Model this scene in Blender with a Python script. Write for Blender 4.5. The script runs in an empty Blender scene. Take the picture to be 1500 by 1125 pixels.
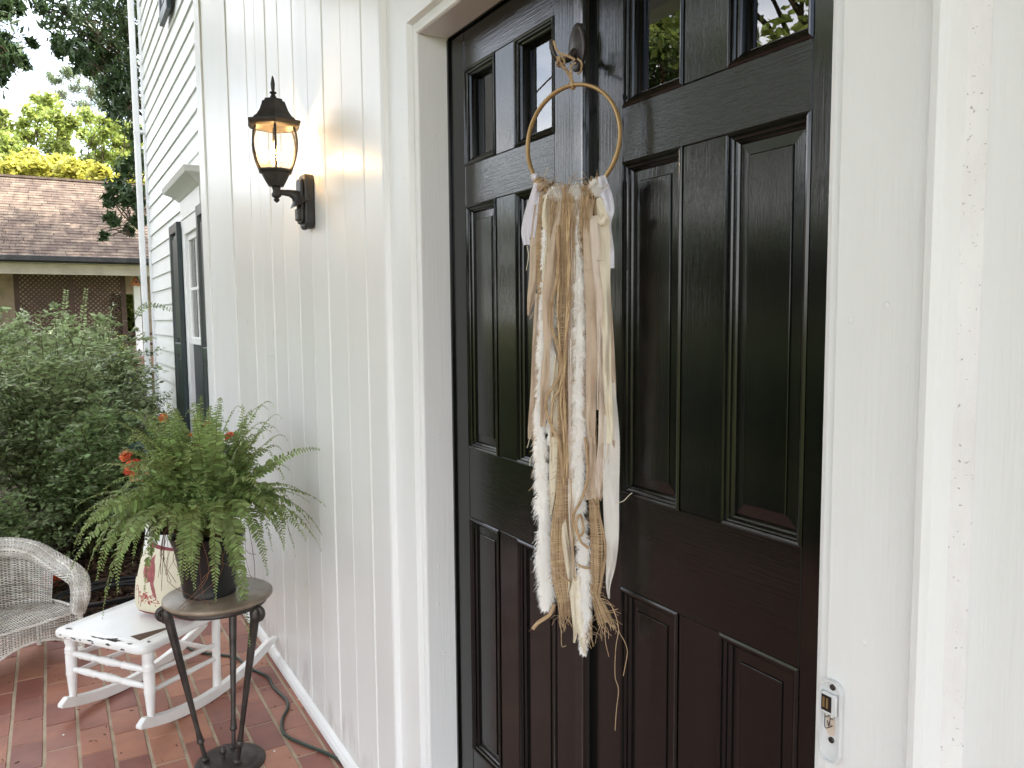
import bpy, bmesh, math, random
import numpy as np
from mathutils import Vector, Matrix
from mathutils.geometry import tessellate_polygon
from math import sin, cos, pi, radians, sqrt, atan2

random.seed(7)
rng = np.random.default_rng(7)
sc = bpy.context.scene
col = sc.collection

# ------------------------------------------------------------------ camera
FPX, PITCH, YAW, ROLL, EYE = 1150.0, radians(4.85), radians(30.4), radians(-0.5), 1.60
CF = np.array([-cos(YAW) * cos(PITCH), sin(YAW) * cos(PITCH), -sin(PITCH)])
CR = np.array([sin(YAW), cos(YAW), 0.0])
CU = np.cross(CR, CF)
CR, CU = cos(ROLL) * CR + sin(ROLL) * CU, -sin(ROLL) * CR + cos(ROLL) * CU
CC = np.array([0, 0, EYE])
cam_d = bpy.data.cameras.new("camera")
cam_d.sensor_width = 36.0
cam_d.lens = 36.0 * FPX / 1500.0
cam_d.clip_start = 0.02
cam_d.clip_end = 2000
cam = bpy.data.objects.new("camera", cam_d)
cam.matrix_world = Matrix([[CR[0], CU[0], -CF[0], 0], [CR[1], CU[1], -CF[1], 0],
                           [CR[2], CU[2], -CF[2], EYE], [0, 0, 0, 1]])
col.objects.link(cam)
sc.camera = cam

# ------------------------------------------------------------------ sky, sun, exposure
SUN = Vector((0.42, 0.62, 1.0)).normalized()
world = bpy.data.worlds.new("World")
sc.world = world
world.use_nodes = True
wn = world.node_tree
bg = wn.nodes["Background"]
sky = wn.nodes.new("ShaderNodeTexSky")
sky.sky_type = 'NISHITA'
sky.sun_disc = False
sky.sun_elevation = math.asin(SUN.z)
sky.sun_rotation = atan2(SUN.x, SUN.y)
sky.air_density = 1.0
sky.dust_density = 2.0
# thin bright cloud over the blue
wtc = wn.nodes.new("ShaderNodeTexCoord")
wmp = wn.nodes.new("ShaderNodeMapping"); wmp.inputs["Scale"].default_value = (1.0, 1.0, 2.6)
wno = wn.nodes.new("ShaderNodeTexNoise"); wno.inputs["Scale"].default_value = 2.1; wno.inputs["Detail"].default_value = 7
wno.inputs["Roughness"].default_value = .55
wmr = wn.nodes.new("ShaderNodeMapRange"); wmr.inputs[1].default_value = .36; wmr.inputs[2].default_value = .66; wmr.inputs[4].default_value = .85
wmx = wn.nodes.new("ShaderNodeMix"); wmx.data_type = 'RGBA'
wmx.inputs[7].default_value = (11.5, 11.2, 10.9, 1)
wn.links.new(wtc.outputs["Generated"], wmp.inputs[0]); wn.links.new(wmp.outputs[0], wno.inputs["Vector"])
wn.links.new(wno.outputs[0], wmr.inputs[0]); wn.links.new(wmr.outputs[0], wmx.inputs[0])
wn.links.new(sky.outputs[0], wmx.inputs[6]); wn.links.new(wmx.outputs[2], bg.inputs[0])
bg.inputs[1].default_value = 0.15
sun_d = bpy.data.lights.new("sun", 'SUN')
sun_d.energy = 4.0
sun_d.angle = radians(0.53)
sun_d.color = (1.0, 0.93, 0.82)
sun = bpy.data.objects.new("sun", sun_d)
sun.rotation_euler = SUN.to_track_quat('Z', 'Y').to_euler()
sun.location = (0, 0, 30)
col.objects.link(sun)
sc.view_settings.view_transform = 'Standard'
sc.view_settings.look = 'None'
sc.view_settings.exposure = 2.12
sc.view_settings.gamma = 1.0
sc.view_settings.use_curve_mapping = False
sc.cycles.max_bounces = 10
sc.cycles.diffuse_bounces = 5
sc.cycles.transparent_max_bounces = 24
sc.cycles.sample_clamp_indirect = 6.0

# ------------------------------------------------------------------ helpers
def ray(u, v): return CF * FPX + CR * (u - 750) + CU * (562.5 - v)
def on_y(u, v, Y): d = ray(u, v); return CC + d * (Y / d[1])
def on_x(u, v, X): d = ray(u, v); return CC + d * (X / d[0])
def on_z(u, v, Z): d = ray(u, v); return CC + d * ((Z - EYE) / d[2])
def at_d(u, v, D): return CC + ray(u, v) * (D / FPX)

WL = {}
def world_loc(o):
    p = np.zeros(3)
    while o is not None:
        p = p + np.array(o.location)
        o = o.parent
    return p

def tag(o, label=None, cat=None, group=None, kind=None):
    if label: o['label'] = label
    if cat: o['category'] = cat
    if group: o['group'] = group
    if kind: o['kind'] = kind
    return o

def thing(name, label, cat, loc=(0, 0, 0), rz=0.0, group=None):
    o = bpy.data.objects.new(name, None)
    o.empty_display_size = 0.1
    o.location = loc
    o.rotation_euler = (0, 0, rz)
    col.objects.link(o)
    return tag(o, label, cat, group)

def np_mesh(name, V, F, smooth=False):
    """V (n,3); F either an (m,k) array or a list of index tuples"""
    me = bpy.data.meshes.new(name)
    V = np.asarray(V, dtype=np.float32)
    if isinstance(F, np.ndarray):
        m, k = F.shape
        me.vertices.add(len(V)); me.vertices.foreach_set("co", V.ravel())
        me.loops.add(m * k); me.loops.foreach_set("vertex_index", F.astype(np.int32).ravel())
        me.polygons.add(m)
        me.polygons.foreach_set("loop_start", np.arange(0, m * k, k, dtype=np.int32))
        me.update(calc_edges=True)
    else:
        me.from_pydata([tuple(map(float, p)) for p in V], [], F)
    me.validate()
    if smooth:
        me.polygons.foreach_set("use_smooth", [True] * len(me.polygons))
    return me

def link(name, me, mats, parent=None, loc=None):
    o = bpy.data.objects.new(name, me)
    for m in (mats if isinstance(mats, (list, tuple)) else [mats]):
        if m is not None and m.name not in [x.name for x in me.materials if x]:
            me.materials.append(m)
    if loc is not None: o.location = loc
    col.objects.link(o)
    if parent is not None: o.parent = parent
    return o

class MB:
    def __init__(s): s.v = []; s.f = []; s.n = 0
    def add(s, V, F):
        V = np.asarray(V, dtype=float).reshape(-1, 3)
        s.v.append(V); s.f += [tuple(int(i) + s.n for i in f) for f in F]; s.n += len(V)
        return s
    def box(s, x0, x1, y0, y1, z0, z1):
        V = [(x, y, z) for x in (x0, x1) for y in (y0, y1) for z in (z0, z1)]
        return s.add(V, [(0, 1, 3, 2), (4, 6, 7, 5), (0, 4, 5, 1), (2, 3, 7, 6), (0, 2, 6, 4), (1, 5, 7, 3)])
    def obox(s, c, ax, ay, az, hx, hy, hz):
        c, ax, ay, az = map(np.array, (c, ax, ay, az))
        V = [c + ax * i * hx + ay * j * hy + az * k * hz for i in (-1, 1) for j in (-1, 1) for k in (-1, 1)]
        return s.add(V, [(0, 1, 3, 2), (4, 6, 7, 5), (0, 4, 5, 1), (2, 3, 7, 6), (0, 2, 6, 4), (1, 5, 7, 3)])
    def tube(s, P, r, n=8, caps=True, tw=0.0):
        P = np.asarray(P, float); m = len(P)
        r = np.full(m, r) if np.isscalar(r) else np.asarray(r, float)
        T = np.gradient(P, axis=0); T /= (np.linalg.norm(T, axis=1)[:, None] + 1e-12)
        up = np.array([0, 0, 1.]) if abs(T[0, 2]) < .9 else np.array([1., 0, 0])
        N = np.cross(T[0], up); N /= np.linalg.norm(N)
        V = []
        for i in range(m):
            N = N - T[i] * (N @ T[i]); N /= np.linalg.norm(N) + 1e-12
            B = np.cross(T[i], N)
            for k in range(n):
                a = 2 * pi * k / n + tw * i
                V.append(P[i] + r[i] * (cos(a) * N + sin(a) * B))
        F = []
        for i in range(m - 1):
            for k in range(n):
                a, b = i * n + k, i * n + (k + 1) % n
                F.append((a, b, b + n, a + n))
        if caps:
            F.append(tuple(range(n - 1, -1, -1))); F.append(tuple((m - 1) * n + k for k in range(n)))
        return s.add(V, F)
    def lathe(s, prof, n=16, o=(0, 0, 0), ax=(0, 0, 1), a0=0.0):
        ax = np.array(ax, float); ax /= np.linalg.norm(ax)
        u = np.array([1., 0, 0]) if abs(ax[0]) < .9 else np.array([0, 1., 0])
        u = u - ax * (u @ ax); u /= np.linalg.norm(u); w = np.cross(ax, u); o = np.array(o, float)
        V = []
        for r, z in prof:
            for k in range(n):
                a = a0 + 2 * pi * k / n
                V.append(o + ax * z + r * (cos(a) * u + sin(a) * w))
        m = len(prof); F = []
        for i in range(m - 1):
            for k in range(n):
                a, b = i * n + k, i * n + (k + 1) % n
                F.append((a, b, b + n, a + n))
        F.append(tuple(range(n - 1, -1, -1))); F.append(tuple((m - 1) * n + k for k in range(n)))
        return s.add(V, F)
    def grid(s, P):
        P = np.asarray(P, float); a, b = P.shape[:2]
        F = [(i * b + j, (i + 1) * b + j, (i + 1) * b + j + 1, i * b + j + 1) for i in range(a - 1) for j in range(b - 1)]
        return s.add(P.reshape(-1, 3), F)
    def prism(s, poly, fn):
        """poly: 2-D points; fn(p, t) -> 3-D, t in 0/1"""
        n = len(poly)
        V = [fn(p, 0) for p in poly] + [fn(p, 1) for p in poly]
        F = [(i, (i + 1) % n, n + (i + 1) % n, n + i) for i in range(n)]
        F += [tuple(range(n - 1, -1, -1)), tuple(range(n, 2 * n))]
        return s.add(V, F)
    def rects(s, x0, x1, z0, z1, prof, cap=True):
        """nested rectangles (opening x0..x1, z0..z1) with (inset, y) profile, joined: mouldings and raised panels"""
        V = []; F = []
        for o, y in prof:
            V += [(x0 + o, y, z0 + o), (x1 - o, y, z0 + o), (x1 - o, y, z1 - o), (x0 + o, y, z1 - o)]
        for i in range(len(prof) - 1):
            for k in range(4):
                a, b = 4 * i + k, 4 * i + (k + 1) % 4
                F.append((a, b, b + 4, a + 4))
        if cap:
            m = 4 * (len(prof) - 1); F.append((m, m + 1, m + 2, m + 3))
        return s.add(V, F)
    def build(s, name, mat, parent=None, local=False, smooth=False, bevel=0, seg=1, ang=30, auto=None):
        V = np.concatenate(s.v) if s.v else np.zeros((0, 3))
        if parent is not None and not local:
            V = V - world_loc(parent)
        o_loc = None
        me = bpy.data.meshes.new(name)
        me.from_pydata(V.tolist(), [], s.f)
        bm = bmesh.new(); bm.from_mesh(me)
        bmesh.ops.recalc_face_normals(bm, faces=bm.faces)
        if bevel:
            ed = [e for e in bm.edges if len(e.link_faces) == 2 and e.calc_face_angle(0) > radians(ang)]
            bmesh.ops.bevel(bm, geom=ed, offset=bevel, segments=seg, profile=0.5, affect='EDGES', clamp_overlap=True)
        bm.to_mesh(me); bm.free()
        if smooth:
            me.polygons.foreach_set("use_smooth", [True] * len(me.polygons))
            if auto is None: auto = 40
            me.set_sharp_from_angle(angle=radians(auto))
        return link(name, me, mat, parent)

def box_part(name, mat, parent, *b, bevel=0.0, seg=1):
    return MB().box(*b).build(name, mat, parent, bevel=bevel, seg=seg)

def bez(p0, p1, p2, p3, n):
    t = np.linspace(0, 1, n)[:, None]
    p0, p1, p2, p3 = (np.array(p, float) for p in (p0, p1, p2, p3))
    return (1 - t) ** 3 * p0 + 3 * (1 - t) ** 2 * t * p1 + 3 * (1 - t) * t * t * p2 + t ** 3 * p3

def spline(pts, n):
    """Catmull-Rom through pts, n samples"""
    P = np.asarray(pts, float)
    if len(P) == 2: return P[0] + (P[1] - P[0]) * np.linspace(0, 1, n)[:, None]
    Q = np.vstack([2 * P[0] - P[1], P, 2 * P[-1] - P[-2]])
    out = []
    m = len(P) - 1
    for s_ in np.linspace(0, m - 1e-6, n):
        i = int(s_); t = s_ - i
        a, b, c, d = Q[i], Q[i + 1], Q[i + 2], Q[i + 3]
        out.append(.5 * ((2 * b) + (c - a) * t + (2 * a - 5 * b + 4 * c - d) * t * t + (3 * b - a - 3 * c + d) * t ** 3))
    return np.array(out)

# ------------------------------------------------------------------ materials
def nt_of(name):
    m = bpy.data.materials.new(name); m.use_nodes = True
    nt = m.node_tree
    return m, nt, nt.nodes["Principled BSDF"]

def M(name, c, rough=.5, spec=.5, metal=0.0, c2=None, nscale=6.0, stretch=(1, 1, 1), lo=.4, hi=.65, detail=6,
      bump=0.0, bscale=40.0, bstretch=None, bdist=.01, rrough=0.0, island=0.0, obj_rand=None,
      speck=None, trans=0.0, coat=0.0, sheen=0.0, splash=0.0):
    m, nt, b = nt_of(name)
    N, L = nt.nodes, nt.links
    b.inputs["Roughness"].default_value = rough
    b.inputs["Specular IOR Level"].default_value = spec
    b.inputs["Metallic"].default_value = metal
    if coat: b.inputs["Coat Weight"].default_value = coat; b.inputs["Coat Roughness"].default_value = .08
    if sheen: b.inputs["Sheen Weight"].default_value = sheen
    tc = N.new("ShaderNodeTexCoord")
    oi = N.new("ShaderNodeObjectInfo")
    vadd = N.new("ShaderNodeVectorMath"); vadd.operation = 'ADD'
    vm = N.new("ShaderNodeVectorMath"); vm.operation = 'SCALE'
    vm.inputs[0].default_value = (7.3, 3.1, 5.7)
    L.new(oi.outputs["Random"], vm.inputs["Scale"])
    L.new(tc.outputs["Object"], vadd.inputs[0]); L.new(vm.outputs[0], vadd.inputs[1])
    def noise(scale, st, det):
        mp = N.new("ShaderNodeMapping"); mp.inputs["Scale"].default_value = st
        L.new(vadd.outputs[0], mp.inputs[0])
        n = N.new("ShaderNodeTexNoise"); n.inputs["Scale"].default_value = scale; n.inputs["Detail"].default_value = det
        n.inputs["Roughness"].default_value = .6
        L.new(mp.outputs[0], n.inputs["Vector"])
        return n
    cur = None
    rgb = N.new("ShaderNodeRGB"); rgb.outputs[0].default_value = (*c, 1); cur = rgb.outputs[0]
    if c2 is not None:
        n = noise(nscale, stretch, detail)
        mr = N.new("ShaderNodeMapRange"); mr.inputs[1].default_value = lo; mr.inputs[2].default_value = hi
        L.new(n.outputs[0], mr.inputs[0])
        mx = N.new("ShaderNodeMix"); mx.data_type = 'RGBA'
        L.new(mr.outputs[0], mx.inputs[0]); L.new(cur, mx.inputs[6]); mx.inputs[7].default_value = (*c2, 1)
        cur = mx.outputs[2]
    if speck is not None:
        sc_, col_, th = speck
        n = noise(sc_, (1, 1, 1), 3)
        mr = N.new("ShaderNodeMapRange"); mr.inputs[1].default_value = th; mr.inputs[2].default_value = th + .04
        L.new(n.outputs[0], mr.inputs[0])
        mx = N.new("ShaderNodeMix"); mx.data_type = 'RGBA'
        L.new(mr.outputs[0], mx.inputs[0]); L.new(cur, mx.inputs[6]); mx.inputs[7].default_value = (*col_, 1)
        cur = mx.outputs[2]
    if splash:                            # dirt splashed up from the floor
        n = noise(16, (1, 1, .35), 6)
        sx = N.new("ShaderNodeSeparateXYZ"); L.new(tc.outputs["Object"], sx.inputs[0])
        mr = N.new("ShaderNodeMapRange"); mr.inputs[1].default_value = splash; mr.inputs[2].default_value = 0.0; mr.inputs[3].default_value = 0; mr.inputs[4].default_value = .42
        L.new(sx.outputs["Z"], mr.inputs[0])
        ad = N.new("ShaderNodeMath"); ad.operation = 'ADD'; L.new(n.outputs[0], ad.inputs[0]); L.new(mr.outputs[0], ad.inputs[1])
        m2 = N.new("ShaderNodeMapRange"); m2.inputs[1].default_value = .66; m2.inputs[2].default_value = .95; m2.inputs[4].default_value = .5
        L.new(ad.outputs[0], m2.inputs[0])
        mx = N.new("ShaderNodeMix"); mx.data_type = 'RGBA'
        L.new(m2.outputs[0], mx.inputs[0]); L.new(cur, mx.inputs[6]); mx.inputs[7].default_value = (.36, .31, .26, 1)
        cur = mx.outputs[2]
    if island or obj_rand:
        if island:
            g = N.new("ShaderNodeNewGeometry"); src = g.outputs["Random Per Island"]; amt = island
        else:
            src = oi.outputs["Random"]; amt = obj_rand
        mr = N.new("ShaderNodeMapRange"); mr.inputs[3].default_value = 1 - amt; mr.inputs[4].default_value = 1 + amt
        L.new(src, mr.inputs[0])
        hs = N.new("ShaderNodeHueSaturation")
        L.new(mr.outputs[0], hs.inputs["Value"]); L.new(cur, hs.inputs["Color"])
        mr2 = N.new("ShaderNodeMapRange"); mr2.inputs[3].default_value = .5 - .04 * amt; mr2.inputs[4].default_value = .5 + .03 * amt
        L.new(src, mr2.inputs[0]); L.new(mr2.outputs[0], hs.inputs["Hue"])
        cur = hs.outputs[0]
    L.new(cur, b.inputs["Base Color"])
    if rrough:
        n = noise(nscale * 1.7, stretch, 4)
        mr = N.new("ShaderNodeMapRange"); mr.inputs[3].default_value = rough - rrough; mr.inputs[4].default_value = rough + rrough
        L.new(n.outputs[0], mr.inputs[0]); L.new(mr.outputs[0], b.inputs["Roughness"])
    if bump:
        n = noise(bscale, bstretch or stretch, 5)
        bp = N.new("ShaderNodeBump"); bp.inputs["Strength"].default_value = bump; bp.inputs["Distance"].default_value = bdist
        L.new(n.outputs[0], bp.inputs["Height"]); L.new(bp.outputs[0], b.inputs["Normal"])
    if trans:
        out = N["Material Output"]
        tr = N.new("ShaderNodeBsdfTranslucent")
        hs = N.new("ShaderNodeHueSaturation"); hs.inputs["Saturation"].default_value = 1.02; hs.inputs["Value"].default_value = 1.4
        L.new(cur, hs.inputs["Color"]); L.new(hs.outputs[0], tr.inputs[0])
        ms = N.new("ShaderNodeMixShader"); ms.inputs[0].default_value = trans
        L.new(b.outputs[0], ms.inputs[1]); L.new(tr.outputs[0], ms.inputs[2]); L.new(ms.outputs[0], out.inputs[0])
    return m

white_board = M("white_board_paint", (.80, .80, .785), .30, .5, c2=(.75, .75, .725), nscale=1.6, stretch=(3, 3, .5), lo=.45, hi=.8,
                bump=.09, bscale=90, bstretch=(2, 2, .06), bdist=.004, rrough=.06, obj_rand=.03, speck=(38, (.50, .47, .40), .76), splash=.22)
white_trim = M("white_trim_paint", (.80, .805, .80), .38, .5, c2=(.75, .75, .74), nscale=2.2, stretch=(2, 2, .6), lo=.5, hi=.8,
               bump=.24, bscale=80, bstretch=(2, 2, .08), bdist=.004, speck=(75, (.52, .50, .47), .84))
white_dirty = M("dirty_caulk", (.77, .765, .755), .6, .3, c2=(.68, .66, .65), nscale=14, stretch=(1, 1, .4), lo=.4, hi=.7,
                bump=.5, bscale=60, bdist=.006, speck=(170, (.36, .33, .31), .662))
white_clap = M("white_clapboard_paint", (.74, .75, .735), .45, .4, c2=(.66, .67, .66), nscale=1.5, stretch=(.6, 2, 3), lo=.4, hi=.75,
               bump=.12, bscale=60, bstretch=(.1, 1, 2), bdist=.004, obj_rand=.03)
white_wood = M("chipped_white_paint", (.80, .80, .78), .32, .5, c2=(.72, .71, .68), nscale=8, lo=.5, hi=.8, bump=.15, bscale=30, bdist=.004,
               speck=(18, (.10, .085, .08), .755), coat=.2)
black_v = M("black_paint_upright_grain", (.0035, .004, .0035), .11, .46, bump=.17, bscale=130, bstretch=(2.4, 1, .05), bdist=.0018,
            c2=(.007, .007, .006), nscale=5, stretch=(4, 1, .4), rrough=.04, speck=(60, (.05, .05, .045), .79))
black_h = M("black_paint_level_grain", (.0035, .004, .0035), .11, .46, bump=.30, bscale=130, bstretch=(.06, 1, 2.4), bdist=.0018,
            c2=(.007, .007, .006), nscale=5, stretch=(.4, 1, 4), rrough=.04, speck=(60, (.05, .05, .045), .79))
bead_paint = M("old_glazing_putty", (.42, .39, .33), .6, c2=(.28, .26, .22), nscale=30, bump=.4, bscale=50, bdist=.002)
shutter_paint = M("dark_slate_paint", (.022, .034, .036), .4, .5, c2=(.03, .044, .045), nscale=5, bump=.1, bscale=60, bstretch=(2, 2, .1), bdist=.003)
lamp_metal = M("weathered_black_metal", (.022, .020, .019), .5, .5, c2=(.05, .045, .04), nscale=20, lo=.5, hi=.8, bump=.25, bscale=150, bdist=.001)
bronze = M("dark_bronze", (.055, .048, .044), .38, .5, metal=.55, c2=(.035, .03, .028), nscale=30)
stand_metal = M("patinated_cast_iron", (.060, .052, .046), .42, .5, metal=.5, c2=(.03, .022, .02), nscale=14, bump=.4, bscale=70, bdist=.003, rrough=.1)
stand_top_m = M("veined_brown_stone", (.30, .24, .175), .35, .5, c2=(.165, .125, .088), nscale=9, stretch=(1, 1, 1), lo=.35, hi=.6, detail=12, rrough=.08)
tile_m = M("red_quarry_tile", (.36, .152, .100), .45, .4, c2=(.255, .108, .080), nscale=7, lo=.35, hi=.7, bump=.18, bscale=45, bdist=.003,
           rrough=.1, obj_rand=.30, speck=(42, (.33, .22, .18), .74))
grout_m = M("sandy_grout", (.46, .38, .28), .85, .2, c2=(.33, .26, .185), nscale=9, bump=.5, bscale=120, bdist=.003)
pot_m = M("black_plastic", (.009, .009, .010), .33, .5, c2=(.014, .014, .014), nscale=8, rrough=.07)
soil_m = M("potting_soil", (.03, .02, .013), .95, .1, c2=(.06, .04, .025), nscale=40, bump=1, bscale=60, bdist=.01)
wicker_m = M("painted_wicker", (.78, .76, .71), .5, .35, c2=(.46, .41, .34), nscale=15, lo=.44, hi=.74, island=.25)
wicker_warp = M("gap_shade_wicker_stake", (.22, .185, .145), .6, .3, c2=(.14, .115, .085), nscale=12)  # taupe stakes, darkened so their colour carries the shade in the weave's gaps
cloth_white = M("white_cotton", (.80, .79, .86), .9, .1, bump=.5, bscale=70, bstretch=(3, 3, .5), bdist=.003, c2=(.74, .73, .80), nscale=20, trans=.25)
cloth_ivory = M("ivory_muslin", (.82, .79, .74), .9, .1, bump=.5, bscale=70, bstretch=(3, 3, .5), bdist=.003, c2=(.77, .73, .67), nscale=20, trans=.2)
cloth_cream = M("cream_muslin", (.80, .73, .58), .9, .1, bump=.5, bscale=70, bstretch=(3, 3, .5), bdist=.003, c2=(.74, .67, .53), nscale=20, trans=.2)
cloth_blush = M("blush_muslin", (.62, .50, .385), .9, .1, bump=.5, bscale=70, bstretch=(3, 3, .5), bdist=.003, c2=(.55, .43, .325), nscale=20, trans=.2)
cloth_pale = M("pale_pink_muslin", (.75, .67, .57), .9, .1, bump=.5, bscale=70, bstretch=(3, 3, .5), bdist=.003, c2=(.68, .57, .49), nscale=20, trans=.2)
jute_m = M("jute_fibre", (.50, .36, .22), .85, .15, island=.3, c2=(.38, .26, .145), nscale=60)
fur_m = M("white_fluffy_yarn", (.90, .885, .86), .8, .2, island=.08, trans=.3)
hoop_m = M("golden_hoop", (.50, .33, .15), .32, .5, metal=.35, c2=(.42, .27, .12), nscale=20)
roof_m = M("brown_shingle", (.135, .103, .080), .9, .2, c2=(.080, .060, .048), nscale=2.2, stretch=(1, 3, 1), lo=.35, hi=.65, bump=.4, bscale=30, bdist=.02, island=.25)
neigh_wood = M("dark_stained_wood", (.075, .045, .032), .7, .3, c2=(.05, .03, .022), nscale=6)
neigh_wall = M("tan_wall_paint", (.58, .48, .36), .7, .3, c2=(.36, .29, .21), nscale=3)
gutter_m = M("black_gutter_paint", (.010, .010, .011), .45, .5)
ceil_m = M("stained_board_ceiling", (.34, .25, .16), .6, .3, c2=(.26, .19, .12), nscale=4, stretch=(.3, 6, 1))
white_far = M("white_painted_post", (.76, .76, .76), .5, .4, c2=(.68, .68, .68), nscale=3)
bark_m = M("tree_bark", (.085, .062, .045), .95, .2, c2=(.045, .033, .025), nscale=5, stretch=(2, 2, .5), bump=.8, bscale=12, bdist=.05)
mulch_m = M("bark_mulch", (.12, .075, .05), .95, .1, c2=(.05, .032, .022), nscale=8, island=.4)
ground_m = M("lawn_ground", (.055, .075, .022), .95, .1, c2=(.10, .10, .04), nscale=1.3, lo=.35, hi=.65, bump=.6, bscale=14, bdist=.05)
bed_m = M("garden_bed_soil", (.055, .038, .027), .95, .1, c2=(.028, .02, .015), nscale=6, bump=1, bscale=25, bdist=.03)
hose_m = M("green_rubber", (.022, .038, .028), .45, .4)
rubber_black = M("black_rubber", (.012, .012, .013), .45, .4)
rose_m = M("orange_petal", (.60, .125, .045), .7, .2, island=.35, c2=(.68, .27, .10), nscale=16, trans=.3)
rose_leaf = M("blue_green_leaf", (.045, .085, .065), .45, .4, island=.25, trans=.2)
fern_m = M("fern_leaf", (.26, .345, .125), .5, .35, island=.42, c2=(.19, .27, .09), nscale=8, trans=.38)
rachis_m = M("fern_stalk", (.16, .14, .045), .6, .3)
root_m = M("dry_stalk", (.20, .10, .06), .8, .2, island=.3)
def leaf_mat(name, c, tr=.35, isl=.4, rough=.45):
    return M(name, c, rough, .4, island=isl, trans=tr)
oak_leaf = leaf_mat("dark_oak_leaf", (.046, .078, .030), .28)
sun_leaf = leaf_mat("fresh_green_leaf", (.24, .29, .075), .45)
yellow_leaf = leaf_mat("yellow_green_leaf", (.36, .35, .075), .5, .3)
pine_leaf = leaf_mat("grey_green_needles", (.15, .19, .10), .25)
far_leaf = leaf_mat("mid_green_leaf", (.10, .145, .045), .35)
shrub_leaf = leaf_mat("shrub_leaf", (.215, .265, .125), .35, .62, .45)
shrub_leaf2 = leaf_mat("deep_shrub_leaf", (.155, .21, .085), .35, .6, .45)
stem_m = M("green_brown_stem", (.10, .095, .04), .7, .2)

def glass_mat(name, tint=(1, 1, 1), rough=0.0, mix_ior=1.5, haze=0.0):
    m, nt, b = nt_of(name)
    N, L = nt.nodes, nt.links
    tr = N.new("ShaderNodeBsdfTransparent"); tr.inputs[0].default_value = (*tint, 1)
    gl = N.new("ShaderNodeBsdfGlossy"); gl.inputs["Roughness"].default_value = rough
    fr = N.new("ShaderNodeFresnel"); fr.inputs[0].default_value = mix_ior
    ms = N.new("ShaderNodeMixShader")
    L.new(fr.outputs[0], ms.inputs[0]); L.new(tr.outputs[0], ms.inputs[1]); L.new(gl.outputs[0], ms.inputs[2])
    if haze:
        df = N.new("ShaderNodeBsdfDiffuse"); df.inputs[0].default_value = (.8, .78, .74, 1)
        m2 = N.new("ShaderNodeMixShader"); m2.inputs[0].default_value = haze
        L.new(ms.outputs[0], m2.inputs[1]); L.new(df.outputs[0], m2.inputs[2]); L.new(m2.outputs[0], N["Material Output"].inputs[0])
    else: L.new(ms.outputs[0], N["Material Output"].inputs[0])
    return m
pane_glass = glass_mat("door_glass", (.75, .78, .76), 0.0, 2.25)
lamp_glass = glass_mat("lantern_glass", (.96, .95, .92), .05, 1.5, .02)
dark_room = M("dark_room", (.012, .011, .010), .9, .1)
screen_m = M("dark_insect_screen", (.045, .05, .055), .55, .4)
curtain_m = M("pale_curtain", (.62, .60, .55), .8, .2)

def emit(name, c, s):
    m, nt, b = nt_of(name)
    b.inputs["Emission Color"].default_value = (*c, 1); b.inputs["Emission Strength"].default_value = s
    b.inputs["Base Color"].default_value = (*c, 1)
    return m
filament_m = emit("glowing_filament", (1.0, .62, .25), 120)
bulb_glow = emit("glowing_bulb_glass", (1.0, .66, .32), 1.7)

# ------------------------------------------------------------------ ground and porch floor
def ground_sheet():
    n = 90
    xs = np.concatenate([[-400, -150, -80], np.linspace(-45, 25, n), [80, 400]])
    ys = np.concatenate([[-400, -150, -80], np.linspace(-40, 25, n), [80, 400]])
    P = np.zeros((len(xs), len(ys), 3))
    for i, x in enumerate(xs):
        for j, y in enumerate(ys):
            z = -.28 + .03 * sin(x * .7 + y * .4) + .03 * sin(y * .9 - x * .3)
            P[i, j] = (x, y, z)
    mb = MB().grid(P)
    tag(mb.build("ground", ground_m, smooth=True), kind='structure')
ground_sheet()
EDGE_X = -4.63
# garden bed beside the porch
P = np.zeros((40, 30, 3))
for i in range(40):
    for j in range(30):
        x, y = -10.2 + 5.58 * i / 39, -2.2 + 3.2 * j / 29
        P[i, j] = (x, y, -.09 + .03 * sin(3 * x + y) * sin(2.3 * y) + .012 * random.random())
bed = tag(MB().grid(P).build("garden_bed", bed_m, smooth=True), kind='structure')
# bark chips scattered over the bed
n = 5200
c = np.stack([rng.uniform(-6.6, -4.64, n), rng.uniform(-.9, 1.0, n), np.full(n, -.075) + rng.uniform(0, .05, n)], 1)
d1 = rng.normal(size=(n, 3)); d1[:, 2] *= .25; d1 /= np.linalg.norm(d1, axis=1)[:, None]
d2 = np.cross(d1, rng.normal(size=(n, 3)) * .5 + np.array([0, 0, 1])); d2 /= np.linalg.norm(d2, axis=1)[:, None]
l = rng.uniform(.012, .045, n)[:, None]; w = rng.uniform(.004, .011, n)[:, None]
V = np.stack([c - d1 * l - d2 * w * .6, c + d1 * l * .8 - d2 * w, c + d1 * l + d2 * w * .4, c - d1 * l * .7 + d2 * w], 1).reshape(-1, 3)
F = np.arange(4 * n).reshape(n, 4)
chips = link("bark_mulch", np_mesh("bark_mulch", V, F), mulch_m)
tag(chips, kind='stuff')

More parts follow.
